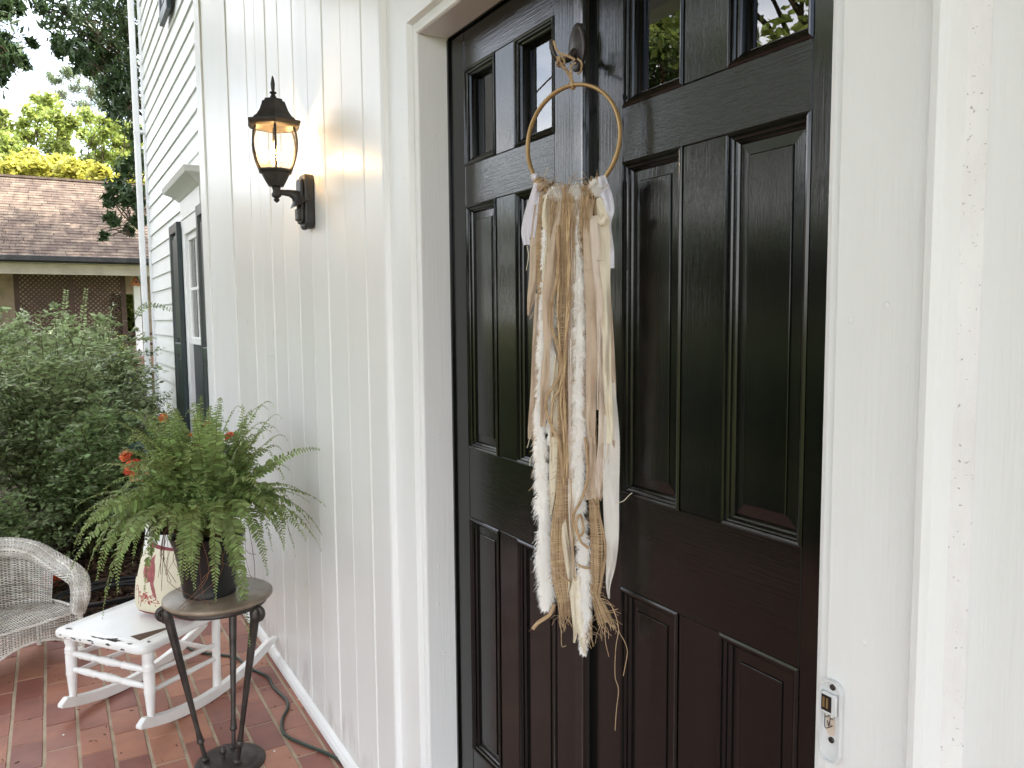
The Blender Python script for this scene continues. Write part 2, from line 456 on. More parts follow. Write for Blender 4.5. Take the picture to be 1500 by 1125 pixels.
floor = tag(box_part("porch_floor", grout_m, None, EDGE_X, 4.5, -2.4, .90, -.32, -.0022), kind='structure')
TP, TW, TG = .2095, .1135, .011      # tile pitch along the wall, row pitch, wide grout
tile_meshes = []
for k in range(5):
    hx, hy = TP / 2 - .0028, (TW - TG) / 2
    mb = MB().box(-hx, hx, -hy, hy, -.02, .0)
    o = mb.build("tile", tile_m, None, bevel=.0022)
    tile_meshes.append(o.data); bpy.data.objects.remove(o)
def put_tile(x, y, sx=1.0, sy=1.0, name="tile"):
    o = bpy.data.objects.new(name, random.choice(tile_meshes))
    o.location = (x, y, random.uniform(-.0012, .0012)); o.scale = (sx, sy, 1)
    o.rotation_euler = (random.gauss(0, .003), random.gauss(0, .003), random.gauss(0, .003))
    col.objects.link(o); o.parent = floor
    return o
Y0 = .017
rows = list(range(-21, 7))
rest = MB()
for r in rows:
    yc = Y0 + TW * (r + .5)
    off = (-3.094 if r % 2 else -3.20)
    k0 = int((EDGE_X + .13 - off) / TP) - 1
    for k in range(k0, k0 + 50):
        xa, xb = off + k * TP, off + (k + 1) * TP
        lim = EDGE_X + .118
        if xb <= lim + .03: continue
        sx = 1.0
        if xa < lim: sx = (xb - lim) / TP; xa = lim
        xc = (xa + xb) / 2
        if xc > 4.4: break
        # in view (or close to it)?
        z_ = (np.array([xc, yc, 0]) - CC) @ CF
        inview = False
        if z_ > .3:
            u_ = 750 + FPX * ((np.array([xc, yc, 0]) - CC) @ CR) / z_
            v_ = 562.5 - FPX * ((np.array([xc, yc, 0]) - CC) @ CU) / z_
            inview = -60 < u_ < 620 and 850 < v_ < 1190
        if inview: put_tile(xc, yc, sx)
        else: rest.box(xc - (xb - xa) / 2 + .003, xc + (xb - xa) / 2 - .003, yc - .05, yc + .05, -.02, 0)
# cut row along the wall
yc0 = Y0 + TW * 7
for k in range(-9, 30):
    xa = -3.13 + k * TP
    if xa < EDGE_X: continue
    if xa < -2.2: put_tile(xa + TP / 2, (yc0 + .852) / 2, 1, (.845 - yc0) / (TW - TG))
    else: rest.box(xa + .003, xa + TP - .003, yc0 + .004, .846, -.02, 0)
# row of edging bricks at the porch end
yy = -2.3
while yy < .8:
    o = put_tile(EDGE_X + .058, yy + .1, .5, .97 * TP / TW, "edge_tile")
    o.scale = (.53, 2.0, 1)
    yy += .2095
tag(rest.build("tile_field", tile_m, floor), kind='stuff')

# ------------------------------------------------------------------ the house
house = thing("house", "white wooden house with clapboards, boarded porch wall, black double doors and dark shutters", "house", (-3, .85, 0))
HZ = 4.6
# porch wall of vertical boards
pw = MB()
pw.box(-5.19, -2.05, .864, .98, 0, HZ); pw.box(-2.05, -.48, .864, .98, 2.46, HZ)
pw.box(-.48, 4.2, .864, .98, 0, HZ)
wall = pw.build("porch_wall", white_board, house)
gro = [-2.055, -2.14, -2.326, -2.519, -2.711, -2.898, -3.083, -3.294, -3.493, -3.682, -3.866, -4.075, -4.297]
def board(x0, x1, z0, z1, y=.85, ch=.0055, d=.0045):
    # front edges eased so that neighbouring boards form a V groove
    poly = [(x0, .866), (x0, y + d), (x0 + ch, y), (x1 - ch, y), (x1, y + d), (x1, .866)]
    return MB().prism(poly, lambda p, t: (p[0], p[1], z0 if t == 0 else z1))
for i in range(len(gro) - 1):
    x1, x0 = gro[i], gro[i + 1]
    dy = random.uniform(-.0012, .0012)
    e0, e1 = x0 + .0009, x1 - .0009
    ch = .0055 if i not in (10, 11) else .0035
    if i == 8:                       # one board is pieced: a butt joint at about eye height
        board(e0, e1, .02, 1.44, .85 + dy, ch).build("board", white_board, wall)
        board(e0, e1, 1.4415, HZ, .8495 + dy, ch).build("board", white_board, wall)
    else:
        board(e0, e1, .02, HZ, .85 + dy, ch).build("board", white_board, wall)
# flat corner boards at the far end of the porch wall
board(-4.975, -4.2985, .02, HZ, .846, .003, .003).build("corner_board", white_trim, wall)
box_part("corner_bead", white_trim, wall, -5.0, -4.976, .836, .866, .02, HZ, bevel=.008, seg=2)
board(-5.20, -5.001, .02, HZ, .842, .004, .004).build("corner_board", white_trim, wall)
# boards over the door and right of it
for i in range(8):
    x0 = -2.04 + i * .195
    board(x0, x0 + .193, 2.462, HZ).build("board", white_board, wall)
board(-.475, .62, .02, HZ, .85, .003).build("wide_board", white_trim, wall)
board(.622, 2.4, .02, HZ, .85, .003).build("wide_board", white_trim, wall)
board(2.402, 4.2, .02, HZ, .85, .003).build("wide_board", white_trim, wall)
# shoe moulding at the floor
poly = [(.85, 0.001), (.828, 0.001), (.824, .012), (.826, .028), (.836, .040), (.85, .046)]
MB().prism(poly, lambda p, t: (-5.2 if t == 0 else -2.092, p[0], p[1])).build("baseboard", white_trim, wall)

# door frame
XL, XR, ZT = -1.875, -.648, 2.312
fr = MB().box(XL - .09, XL - .0005, .8335, .95, 0, ZT + .09).build("door_frame", white_trim, house)
mb = MB().box(XR + .0005, XR + .09, .8335, .95, 0, ZT + .09); mb.build("jamb", white_trim, fr, bevel=.002)
mb = MB().box(XL, XR, .8335, .95, ZT + .0005, ZT + .09); mb.build("head_jamb", white_trim, fr, bevel=.002)
mb = MB().box(XL, XL + .012, .896, .917, .2, ZT - .001); mb.box(XL + .012, XR - .012, .896, .917, ZT - .012, ZT - .001); mb.box(XR - .012, XR, .896, .917, .2, ZT - .001)
# casing profile swept round the opening: (offset outwards, y)
prof = [(0, .836), (.003, .831), (.012, .828), (.024, .831), (.029, .836), (.031, .823), (.034, .818), (.098, .8175), (.166, .8185), (.168, .818), (.171, .809),
        (.175, .805), (.186, .803), (.196, .807), (.200, .818), (.202, .852)]
def casing_run(side):
    mb = MB(); V = []; F = []
    for o, y in prof:
        k = .82 if side == 'r' else 1.0
        if side == 'l': V += [(XL - o, y, 0), (XL - o, y, ZT + o)]
        elif side == 'r': V += [(XR + o * k, y, 0), (XR + o * k, y, ZT + o)]
        else: V += [(XL - o, y, ZT + o), (XR + o * .82, y, ZT + o)]
    for i in range(len(prof) - 1):
        F.append((2 * i, 2 * i + 1, 2 * i + 3, 2 * i + 2))
    return mb.add(V, F)
for s_ in 'lrt': casing_run(s_).build("casing", white_trim, fr, smooth=True, auto=25)
nh = np.random.default_rng(8)
for x_, y_, ax_ in [(XL + .0004, .862, (1, 0, 0))] * 7 + [(XL - .075, .8174, (0, -1, 0))] * 5 + [(XR + .075, .8174, (0, -1, 0))] * 6:
    z_ = nh.uniform(.5, 2.3)
    MB().lathe([(.0042, 0), (.0036, .0007), (.0012, .0011)], 9, (x_ + (nh.normal(0, .012) if ax_[1] else 0), y_ + (nh.uniform(-.01, .05) if ax_[0] else 0), z_), ax_).build("nail_head", white_trim, fr, smooth=True)
xb = XR + .202 * .82
poly = [(xb - .001, .852), (xb - .001, .834), (xb + .006, .8425), (xb + .014, .8495), (xb + .02, .852)]
MB().prism(poly, lambda p, t: (p[0], p[1], .02 if t == 0 else HZ)).build("caulk_line", white_dirty, fr)
box_part("threshold", white_trim, fr, XL, XR, .80, .99, .05, .195, bevel=.004)
box_part("door_stop", black_v, fr, XL, XL + .0075, .914, .95, .2, ZT - .004)
box_part("door_stop", black_v, fr, XR - .004, XR, .914, .95, .2, ZT - .004)
box_part("door_stop", black_h, fr, XL + .0075, XR - .004, .914, .95, ZT - .004, ZT)

# the two door leaves
YD = .92
ZB = .2
Zw = [ZB, .452, 1.083, 1.266, 1.880, 1.979, 2.213, ZT - .006]       # rail edges, bottom to top
def leaf(x0, x1, xs, label):
    xa, xb_, xc, xd = xs                  # opening 1 = xa..xb, mullion, opening 2 = xc..xd
    y0, y1 = YD, YD + .044
    d = MB().box(x0, xa, y0, y1, ZB, Zw[7]).build("door", black_v, house, bevel=.0016)     # the hinge stile carries the rest
    d['label'] = label
    MB().box(xd, x1, y0, y1, ZB, Zw[7]).build("stile", black_v, d, bevel=.0016)
    for a, b in ((0, 1), (2, 3), (4, 5), (6, 7)):
        MB().box(xa + .0003, xd - .0003, y0 + .0004, y1, Zw[a], Zw[b]).build("rail", black_h, d, bevel=.0014)
    for a, b in ((1, 2), (3, 4), (5, 6)):
        MB().box(xb_, xc, y0 + .0008, y1, Zw[a] + .0003, Zw[b] - .0003).build("mullion", black_v, d, bevel=.0014)
        for p, q in ((xa, xb_), (xc, xd)):
            z0, z1 = Zw[a], Zw[b]
            deep = a == 5
            mould = [(-.001, .9188), (.0025, .9165), (.0060, .9176), (.0072, .9212), (.0095, .9218), (.0120, .9235), (.0125, .9270), (.0155, .9280), (.0180, .9305), (.0185, .9450 if deep else .9325)]
            MB().rects(p, q, z0, z1, mould, cap=False).build("panel_moulding", black_v if b != 2 else black_v, d)
            if a == 5:
                MB().rects(p, q, z0, z1, [(.0186, .9445), (.0190, .9405), (.0235, .9400), (.0245, .9460)], cap=False).build("glazing_bead", black_v, d)
                for xe in (p + .012, q - .024):
                    MB().box(xe, xe + .012, .951, .990, z0 + .008, z1 - .008).build("inner_lining", bead_paint, d)
                MB().box(p + .012, q - .012, .9465, .9505, z0 + .012, z1 - .012).build("pane", pane_glass, d)
            else:
                MB().rects(p, q, z0, z1, [(.0180, .9330), (.0192, .9322), (.0362, .9312), (.0372, .9288), (.0385, .9282)]).build("raised_panel", black_v, d)
    return d
dl = leaf(-1.8665, -1.2655, (-1.790, -1.637, -1.546, -1.386), "left black door leaf with the wall hanging in front")
dr = leaf(-1.2600, -.6515, (-1.160, -1.003, -.903, -.746), "right black door leaf")
# astragal over the meeting stiles
poly = [(-1.3035, .9195), (-1.3035, .913), (-1.300, .909), (-1.275, .908), (-1.270, .904), (-1.262, .9025), (-1.2545, .905), (-1.252, .911), (-1.252, .9195)]
MB().prism(poly, lambda p, t: (p[0], p[1], ZB + .002 if t == 0 else ZT - .008)).build("astragal", black_v, dl)
# the dim hall behind the glass
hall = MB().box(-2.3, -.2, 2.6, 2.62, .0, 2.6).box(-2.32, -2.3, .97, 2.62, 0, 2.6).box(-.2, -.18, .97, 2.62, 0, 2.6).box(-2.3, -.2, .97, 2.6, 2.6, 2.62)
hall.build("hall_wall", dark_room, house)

# clapboard wall set back beyond the porch
YC, EXPO = 1.05, .1585
cw = MB()
cw.box(-9.9, -5.0, YC + .012, YC + .14, -.3, 7.4)
clap = cw.build("clapboard_wall", white_clap, house)
Wx0, Wx1, Wz0, Wz1 = -7.28, -6.30, .50, 2.44        # window with its casing
k = 0
z = .02
while z < 7.3:
    x0, x1 = -9.9, -5.0
    def lap(a, b, z_):
        j = random.uniform(-.0015, .0015)
        poly = [(YC - .002 + j, z_), (YC + .0105, z_), (YC + .0115, z_ + EXPO + .02), (YC + .0085, z_ + EXPO + .02)]
        # butt edge stands proud, top tucks under the board above
        poly = [(YC - .013 + j, z_), (YC + .0115, z_), (YC + .0115, z_ + EXPO + .004), (YC + .002, z_ + EXPO + .004)]
        return MB().prism(poly, lambda p, t: (a if t == 0 else b, p[0], p[1]))
    if Wz0 - .02 < z + .08 < Wz1 + .12:
        lap(x0, Wx0 - .001, z).build("clapboard", white_clap, clap)
        lap(Wx1 + .001, x1, z).build("clapboard", white_clap, clap)
    else:
        lap(x0, x1, z).build("clapboard", white_clap, clap)
    z += EXPO
box_part("end_board", white_trim, clap, -9.945, -9.9005, 1.02, 1.19, -.3, 7.4, bevel=.004)
# downspout standing off the corner
ds = MB().box(-9.955, -9.865, .925, .985, -.25, 7.2).build("downspout", white_far, house, bevel=.012, seg=2)
for zz in (1.02, 3.7):
    box_part("strap", white_far, ds, -9.958, -9.862, .922, 1.02, zz, zz + .03)

def window_unit(z0, z1, name="window"):
    w = MB()
    # casing: two side boards
    cs = .125
    w.box(Wx0, Wx0 + cs, YC - .035, YC + .012, z0, z1); w.box(Wx1 - cs, Wx1, YC - .035, YC + .012, z0, z1)
    w.box(Wx0 + cs, Wx1 - cs, YC - .035, YC + .012, z1 - cs, z1)
    o = w.build(name, white_trim, house, bevel=.003)
    a, b = Wx0 + cs, Wx1 - cs
    box_part("sill", white_trim, o, Wx0 - .03, Wx1 + .03, YC - .085, YC + .02, z0 - .05, z0 - .001, bevel=.005)
    mid = (z0 + z1 - cs) / 2 + .02
    # upper sash
    fr_ = MB()
    t = .055
    fr_.box(a, a + t, YC - .012, YC + .02, mid - .03, z1 - cs); fr_.box(b - t, b, YC - .012, YC + .02, mid - .03, z1 - cs)
    fr_.box(a + t, b - t, YC - .012, YC + .02, z1 - cs - t, z1 - cs); fr_.box(a + t, b - t, YC - .012, YC + .02, mid - .03, mid + .03)
    s1 = fr_.build("sash", white_trim, o, bevel=.003)
    zc = (mid + .03 + z1 - cs - t) / 2
    box_part("muntin", white_trim, s1, a + t, b - t, YC - .006, YC + .012, zc - .012, zc + .012)
    box_part("muntin", white_trim, s1, (a + b) / 2 - .012, (a + b) / 2 + .012, YC - .0055, YC + .0115, mid + .03, z1 - cs - t)
    for (p, q) in ((a + t, (a + b) / 2 - .012), ((a + b) / 2 + .012, b - t)):
        for (r, s_) in ((mid + .03, zc - .012), (zc + .012, z1 - cs - t)):
            box_part("pane", lamp_glass, s1, p, q, YC + .004, YC + .008, r, s_)
    box_part("insect_screen", screen_m, o, a + .006, b - .006, YC + .001, YC + .006, z0, mid - .031)
    box_part("curtain", curtain_m, o, a, b, YC + .0085, YC + .0115, mid, z1 - cs)
    return o
win = window_unit(Wz0, Wz1)
# crown over the window: frieze and projecting cornice with returns
box_part("frieze", white_trim, win, Wx0 - .01, Wx1 + .01, YC - .042, YC + .012, Wz1 + .001, Wz1 + .16, bevel=.003)
lv = [(.00, .045), (.012, .06), (.02, .065), (.05, .10), (.075, .15), (.085, .155), (.115, .165), (.12, .16)]
V, F = [], []
zc = Wz1 + .16
for dz, pr_ in lv:
    V += [(Wx0 - pr_ + .01, YC + .012, zc + dz), (Wx0 - pr_ + .01, YC - pr_, zc + dz), (Wx1 + pr_ - .01, YC - pr_, zc + dz), (Wx1 + pr_ - .01, YC + .012, zc + dz)]
for i in range(len(lv) - 1):
    for k in range(3):
        a = 4 * i + k; F.append((a, a + 1, a + 5, a + 4))
m_ = 4 * (len(lv) - 1)
F += [(m_, m_ + 1, m_ + 2, m_ + 3), (0, 3, 2, 1)]
MB().add(V, F).build("crown_moulding", white_trim, win, smooth=True, auto=30)
def shutter(x0, x1, z0, z1):
    y0, y1 = YC - .075, YC - .036
    zm = z0 + (z1 - z0) * .475
    st = .07
    s_ = MB().box(x0, x0 + st, y0, y1, z0, z1).build("shutter", shutter_paint, house, bevel=.003)
    box_part("stile", shutter_paint, s_, x1 - st, x1, y0, y1, z0, z1, bevel=.003)
    for a, b in ((z0, z0 + .10), (zm - .05, zm + .05), (z1 - .08, z1)):
        box_part("rail", shutter_paint, s_, x0 + st + .0005, x1 - st - .0005, y0 + .0005, y1, a, b, bevel=.003)
    for a, b in ((z0 + .10, zm - .05), (zm + .05, z1 - .08)):
        MB().rects(x0 + st, x1 - st, a, b, [(0, y0 + .004), (.004, y0 + .020), (.006, y0 + .028), (.045, y0 + .020), (.047, y0 + .012)]).build("panel", shutter_paint, s_)
    return s_
shutter(-7.79, -7.30, .36, 2.44)
shutter(-6.28, -5.79, .36, 2.44)
win2 = window_unit(4.36, 6.4)
shutter(-7.79, -7.30, 4.20, 6.4)
shutter(-6.28, -5.79, 4.20, 6.4)

# bulk of the house, its roof, porch roof and columns (beside and above the picture)
body = MB().box(-9.89, -5.01, 1.20, 9.0, -.3, 7.4).box(-5.0, 6.0, 3.2, 9.0, -.3, 7.4).box(-5.19, 6.0, .985, 3.2, 4.4, 7.4)
body.box(.2, 6.0, .985, 3.19, -.3, 4.39)
body.build("side_wall", white_far, house)
MB().prism([(.2, 7.41), (10.0, 7.41), (10.0, 7.6), (5.1, 9.6), (.2, 7.6)], lambda p, t: (-10.3 if t == 0 else 6.4, p[0], p[1])).build("roof", roof_m, house)
pc = MB().box(-5.15, 6.0, -2.2, .838, 3.92, 4.04).build("porch_ceiling", ceil_m, house)
box_part("added_shade_eave", ceil_m, pc, -5.75, -5.151, -.9, 1.03, 3.92, 4.04)  # unseen overhang added to shade the top of the far wall
box_part("porch_beam", white_far, pc, -5.15, 6.0, -2.22, -2.04, 3.84, 3.919)
for cx in (-5.0, 1.6, 4.8):
    c_ = MB().box(cx - .10, cx + .10, -2.2, -2.06, .0, 3.839)
    c_.box(cx - .13, cx + .13, -2.23, -2.03, 0, .18); c_.box(cx - .13, cx + .13, -2.23, -2.03, 3.72, 3.838)
    c_.build("column", white_far, house, bevel=.005)
MB().prism([(-2.35, 4.05), (.838, 4.05), (.838, 4.75)], lambda p, t: (-5.25 if t == 0 else 6.1, p[0], p[1])).build("porch_roof", roof_m, pc)

# ------------------------------------------------------------------ wall lantern
LX, LY = -2.880, .722
lan = thing("wall_lantern", "black coach lantern with a lit bulb on the white boarded wall", "wall lamp", (LX, LY, 2.0))
A0 = radians(48)
MB().lathe([(.001, 2.456), (.004, 2.448), (.0075, 2.428), (.0062, 2.408), (.004, 2.404), (.011, 2.400), (.0125, 2.396), (.006, 2.391), (.010, 2.386), (.011, 2.381), (.007, 2.376), (.012, 2.370)], 14, (LX, LY, 0)).build("finial", lamp_metal, lan, smooth=True)
MB().lathe([(.012, 2.3795), (.034, 2.374), (.036, 2.366), (.044, 2.364), (.048, 2.352), (.056, 2.332), (.068, 2.314), (.080, 2.305), (.082, 2.300), (.101, 2.296), (.102, 2.290), (.093, 2.279), (.080, 2.274), (.072, 2.276)], 6, (LX, LY, 0), a0=A0).build("cap", lamp_metal, lan, bevel=.0012)
gp = [(.074, 2.276), (.0825, 2.250), (.0855, 2.222), (.0835, 2.195), (.076, 2.165), (.066, 2.140), (.058, 2.126)]
ringv = lambda r, z, k: np.array([LX + r * cos(A0 + k * pi / 3), LY + r * sin(A0 + k * pi / 3), z])
for k in range(6):
    MB().tube([ringv(r, z, k) for r, z in gp], .0042, 6).build("rib", lamp_metal, lan, smooth=True)
    P = np.array([[ringv(r * .985, z, k) * (1 - t) + ringv(r * .985, z, k + 1) * t for t in (.04, .35, .65, .96)] for r, z in gp])
    MB().grid(P).build("glass_pane", lamp_glass, lan, smooth=True)
MB().lathe([(.0655, 2.1305), (.067, 2.127), (.063, 2.121), (.054, 2.117), (.049, 2.106), (.040, 2.090), (.032, 2.078), (.030, 2.073), (.012, 2.072)], 6, (LX, LY, 0), a0=A0).build("cup", lamp_metal, lan, bevel=.0012)
MB().lathe([(.012, 2.074), (.016, 2.068), (.013, 2.062), (.012, 2.054), (.0165, 2.046), (.017, 2.040), (.013, 2.034), (.007, 2.031), (.011, 2.026), (.009, 2.021), (.001, 2.015)], 14, (LX, LY, 0)).build("drop_knob", lamp_metal, lan, smooth=True)
# arm flaring into the back plate
arm = [(LX, LY + .008, 2.052), (LX, LY + .025, 2.0525), (LX, LY + .045, 2.052), (LX, LY + .062, 2.048), (LX, LY + .075, 2.040), (LX, LY + .084, 2.030), (LX, LY + .090, 2.018)]
MB().tube(arm, [.0115, .0105, .0125, .0175, .027, .038, .047], 12).build("arm", lamp_metal, lan, smooth=True)
bpx = [(-.040, 1.945), (-.030, 1.930), (.030, 1.930), (.040, 1.945), (.040, 2.106), (.030, 2.121), (-.030, 2.121), (-.040, 2.106)]
bp = MB().prism(bpx, lambda p, t: (LX + p[0], .8495 if t == 0 else .812, p[1])).build("back_plate", lamp_metal, lan, bevel=.006, seg=2)
bp2 = [(p[0] * .78, 2.0255 + (p[1] - 2.0255) * .84) for p in bpx]
MB().prism(bp2, lambda p, t: (LX + p[0], .8118 if t == 0 else .800, p[1])).build("raised_plate", lamp_metal, bp, bevel=.004)
MB().box(LX - .022, LX + .022, .790, .8119, 1.955, 2.0).build("sensor_housing", lamp_metal, lan, bevel=.006, seg=2)
MB().lathe([(.009, 0), (.009, .006), (.004, .007)], 10, (LX + .012, .815, 1.9295), (0, 0, -1)).build("screw", lamp_metal, bp, smooth=True)
MB().lathe([(.007, 2.117), (.011, 2.119), (.011, 2.143), (.009, 2.150), (.004, 2.151)], 12, (LX, LY, 0)).build("candle_sleeve", M("candle_sleeve", (.70, .66, .55), .5), lan, smooth=True)
bulb = MB().lathe([(.005, 2.151), (.010, 2.158), (.0165, 2.172), (.0175, 2.184), (.014, 2.200), (.0085, 2.214), (.004, 2.226), (.001, 2.234)], 14, (LX, LY, 0)).build("bulb", bulb_glow, lan, smooth=True)
fil = []
for t in np.linspace(0, 1, 40):
    a = t * 6 * pi
    fil.append((LX + .0062 * cos(a), LY + .0062 * sin(a), 2.163 + .034 * t))
fil = [(LX + (x - LX) * 3.0, LY + (y - LY) * 3.0, z) for x, y, z in fil]
MB().tube(fil, .0016, 6).build("filament", filament_m, bulb)
MB().tube([(LX, LY, 2.25), (LX, LY, 2.274)], .006, 8).build("inner_stem", lamp_metal, lan)
ld = bpy.data.lights.new("lantern_light", 'POINT'); ld.energy = .10; ld.color = (1.0, .60, .27); ld.shadow_soft_size = .012
lo_ = bpy.data.objects.new("lantern_light", ld); lo_.location = np.array([LX, LY, 2.186]) - np.array([LX, LY, 2.0]); col.objects.link(lo_); lo_.parent = lan

# ------------------------------------------------------------------ doorbell left open
BX, BZ = -.609, 1.096
bell = thing("doorbell", "small broken white doorbell with its cover missing on the right door casing", "doorbell", (BX, .815, BZ))
def stadium(hw, hh, n=8):
    pts = []
    for k in range(n + 1):
        a = pi * k / n; pts.append((hw * cos(a), hh - hw + hw * sin(a)))
    for k in range(n + 1):
        a = pi + pi * k / n; pts.append((hw * cos(a), -(hh - hw) + hw * sin(a)))
    return pts
plastic = M("yellowed_white_plastic", (.70, .71, .72), .4, .5, c2=(.62, .63, .63), nscale=20)
yb = .8178
def ring_prism(outer, inner, y0, y1):
    n = len(outer); mb = MB()
    V = [(BX + p[0], y0, BZ + p[1]) for p in outer] + [(BX + p[0], y1, BZ + p[1]) for p in outer] + [(BX + p[0], y1, BZ + p[1]) for p in inner] + [(BX + p[0], y0, BZ + p[1]) for p in inner]
    F = []
    for k in range(n):
        j = (k + 1) % n
        for r in range(3): F.append((r * n + k, r * n + j, (r + 1) * n + j, (r + 1) * n + k))
    return mb.add(V, F)
MB().prism(stadium(.0150, .0535), lambda p, t: (BX + p[0], yb - .0005 if t == 0 else yb - .0042, BZ + p[1])).build("base_plate", plastic, bell, bevel=.001)
ring_prism(stadium(.0150, .0535), stadium(.0128, .0513), yb - .0042, yb - .0085).build("rim", plastic, bell)
box_part("board_frame", plastic, bell, BX - .0115, BX + .0105, yb - .0105, yb - .0042, BZ + .010, BZ + .037, bevel=.0015)
box_part("circuit_board", pot_m, bell, BX - .0100, BX + .0040, yb - .0112, yb - .0106, BZ + .014, BZ + .034)
brass = M("dull_brass", (.45, .34, .16), .35, .5, metal=.8)
for dx in (-.0080, -.0030):
    box_part("contact", brass, bell, BX + dx, BX + dx + .0028, yb - .0118, yb - .0113, BZ + .018, BZ + .031)
for dz in (.0445, -.0235):
    MB().lathe([(.0038, 0), (.0038, .0018), (.0028, .0026), (.0008, .0020)], 12, (BX + .001, yb - .0041, BZ + dz), (0, -1, 0)).build("screw", bronze, bell, smooth=True)
for dx in (-.006, .002):
    MB().lathe([(.0030, 0), (.0030, .003), (.0012, .0042)], 10, (BX + dx, yb - .0041, BZ + .0065), (0, -1, 0)).build("terminal", M("tin", (.5, .5, .46), .3, metal=.9) if dx < 0 else bpy.data.materials["tin"], bell, smooth=True)
for a, b, c_ in (((-.006, .006), (-.004, -.008), (.003, -.004)), ((.002, .006), (.001, -.004), (-.004, .000))):
    P = spline([(BX + a[0], yb - .009, BZ + a[1]), (BX + b[0], yb - .0105, BZ + b[1]), (BX + c_[0], yb - .0065, BZ + c_[1])], 10)
    MB().tube(P, .0006, 5).build("wire", bronze, bell)
MB().prism(stadium(.0062, .013), lambda p, t: (BX - .0005 + p[0], yb - .0043 if t == 0 else yb - .0050, BZ - .006 + p[1])).build("button_seat", M("warm_plastic", (.62, .52, .44), .5), bell)
# ------------------------------------------------------------------ weaving (burlap and wicker are real over-and-under strands)
def weave(S, nwarp, nweft, hw, hf, amp, jit=0.0, ends=None, mid=.35):
    """S(u, v) -> points; warps run along v at fixed u, wefts run along u at fixed v.
    hw, hf: half widths in parameter space. Returns (warp V, F), (weft V, F)."""
    def nrm(u, v):
        e = 1e-3
        a = S(u + e, v) - S(u - e, v); b = S(u, v + e) - S(u, v - e)
        n = np.cross(a, b); return n / (np.linalg.norm(n, axis=-1, keepdims=True) + 1e-12)
    out = []
    for kind in (0, 1):
        Vs, Fs, nv = [], [], 0
        cnt, oth = (nwarp, nweft) if kind == 0 else (nweft, nwarp)
        h = hw if kind == 0 else hf
        for j in range(cnt):
            t = np.linspace(0, 1, 2 * oth + 1)
            c = (j + .5) / cnt + jit * rng.normal() / cnt
            w_ = c + jit * .35 / cnt * np.cumsum(rng.normal(size=len(t))) * .3
            off = amp * np.cos(pi * (t * oth - .5) + pi * j) * (1 if kind == 1 else -mid)
            rows = []
            for q, dn in ((-h, -.4 * amp), (0, .3 * amp), (h, -.4 * amp)):
                if kind == 0: u, v = w_ + q, t
                else: u, v = t, w_ + q
                rows.append(S(u, v) + nrm(u, v) * (off + dn)[:, None])
            R = np.stack(rows, 1)                      # (n, 3, 3)
            m = R.shape[0]
            Vs.append(R.reshape(-1, 3))
            i = np.arange(m - 1)[:, None] * 3 + np.arange(2)[None]
            i = i.ravel() + nv
            Fs.append(np.stack([i, i + 1, i + 4, i + 3], 1)); nv += m * 3
        out.append((np.concatenate(Vs), np.concatenate(Fs)))
    return out

def woven(name, S, nwarp, nweft, hw, hf, amp, m_warp, m_weft, parent, jit=.1, mid=.35, local=False):
    (v0, f0), (v1, f1) = weave(S, nwarp, nweft, hw, hf, amp, jit, mid=mid)
    V = np.concatenate([v0, v1]); F = np.concatenate([f0, f1 + len(v0)])
    if not local: V = V - world_loc(parent)
    me = np_mesh(name, V, F, True)
    o = link(name, me, [m_warp], parent)
    if m_weft.name != m_warp.name:
        me.materials.append(m_weft)
        idx = np.zeros(len(F), np.int32); idx[len(f0):] = 1
        me.polygons.foreach_set("material_index", idx)
    return o

def leaf_quads(c, d, s, l, w, fold=.25):
    """leaf-shaped quads (4 corners: base, side, tip, side), folded along the midrib"""
    n = np.cross(d, s)
    l = np.asarray(l)[:, None]; w = np.asarray(w)[:, None]
    return np.stack([c - d * l, c + s * w + n * w * fold + d * l * .1, c + d * l, c - s * w + n * w * fold - d * l * .1], 1).reshape(-1, 3)

def rand_dirs(n, flat=0.0, down=0.0):
    d = rng.normal(size=(n, 3)); d[:, 2] = d[:, 2] * (1 - flat) - down
    d /= np.linalg.norm(d, axis=1)[:, None]
    s = np.cross(d, rng.normal(size=(n, 3)) * .6 + np.array([0, 0, 1.])); s /= np.linalg.norm(s, axis=1)[:, None] + 1e-9
    return d, s

def leaf_cloud(name, C, size, mat, parent, aspect=.42, flat=.3, down=.1, szvar=.3):
    n = len(C)
    d, s = rand_dirs(n, flat, down)
    l = size * np.clip(rng.normal(1, szvar, n), .4, 1.8)
    V = leaf_quads(C, d, s, l, l * aspect) - world_loc(parent)
    return link(name, np_mesh(name, V, np.arange(4 * n).reshape(n, 4)), mat, parent)

# ------------------------------------------------------------------ wall hanging on the doors
HA = radians(23)
HE = np.array([cos(HA), sin(HA), 0]); HN = np.array([sin(HA), -cos(HA), 0])
PC = on_y(838, 207, .850)
def on_h(u, v, off=0.0):
    d = ray(u, v); return CC + d * (((PC + HN * off - CC) @ HN) / (d @ HN))
MPX = ((PC - CC) @ CF) / FPX
RR = .1005
hook_c = np.array([-1.281, .9035, 2.116])
hang = thing("wall_hanging", "golden hoop wall hanging with long cream, blush, burlap and fluffy white strips", "wall hanging", tuple(PC))
hook = thing("door_hook", "dark bronze oval hook stuck on the meeting strip of the black doors", "hook", tuple(hook_c))
V = MB().lathe([(.001, .0), (.026, .0), (.026, .003), (.0235, .0055), (.021, .0050), (.019, .0062), (.004, .0085), (.001, .0086)], 28, (0, 0, 0), (0, -1, 0))
V.v[0][:, 2] *= 1.75; V.v[0] += np.array([-1.279, .9035, 2.116])
V.build("back_plate", bronze, hook, smooth=True)
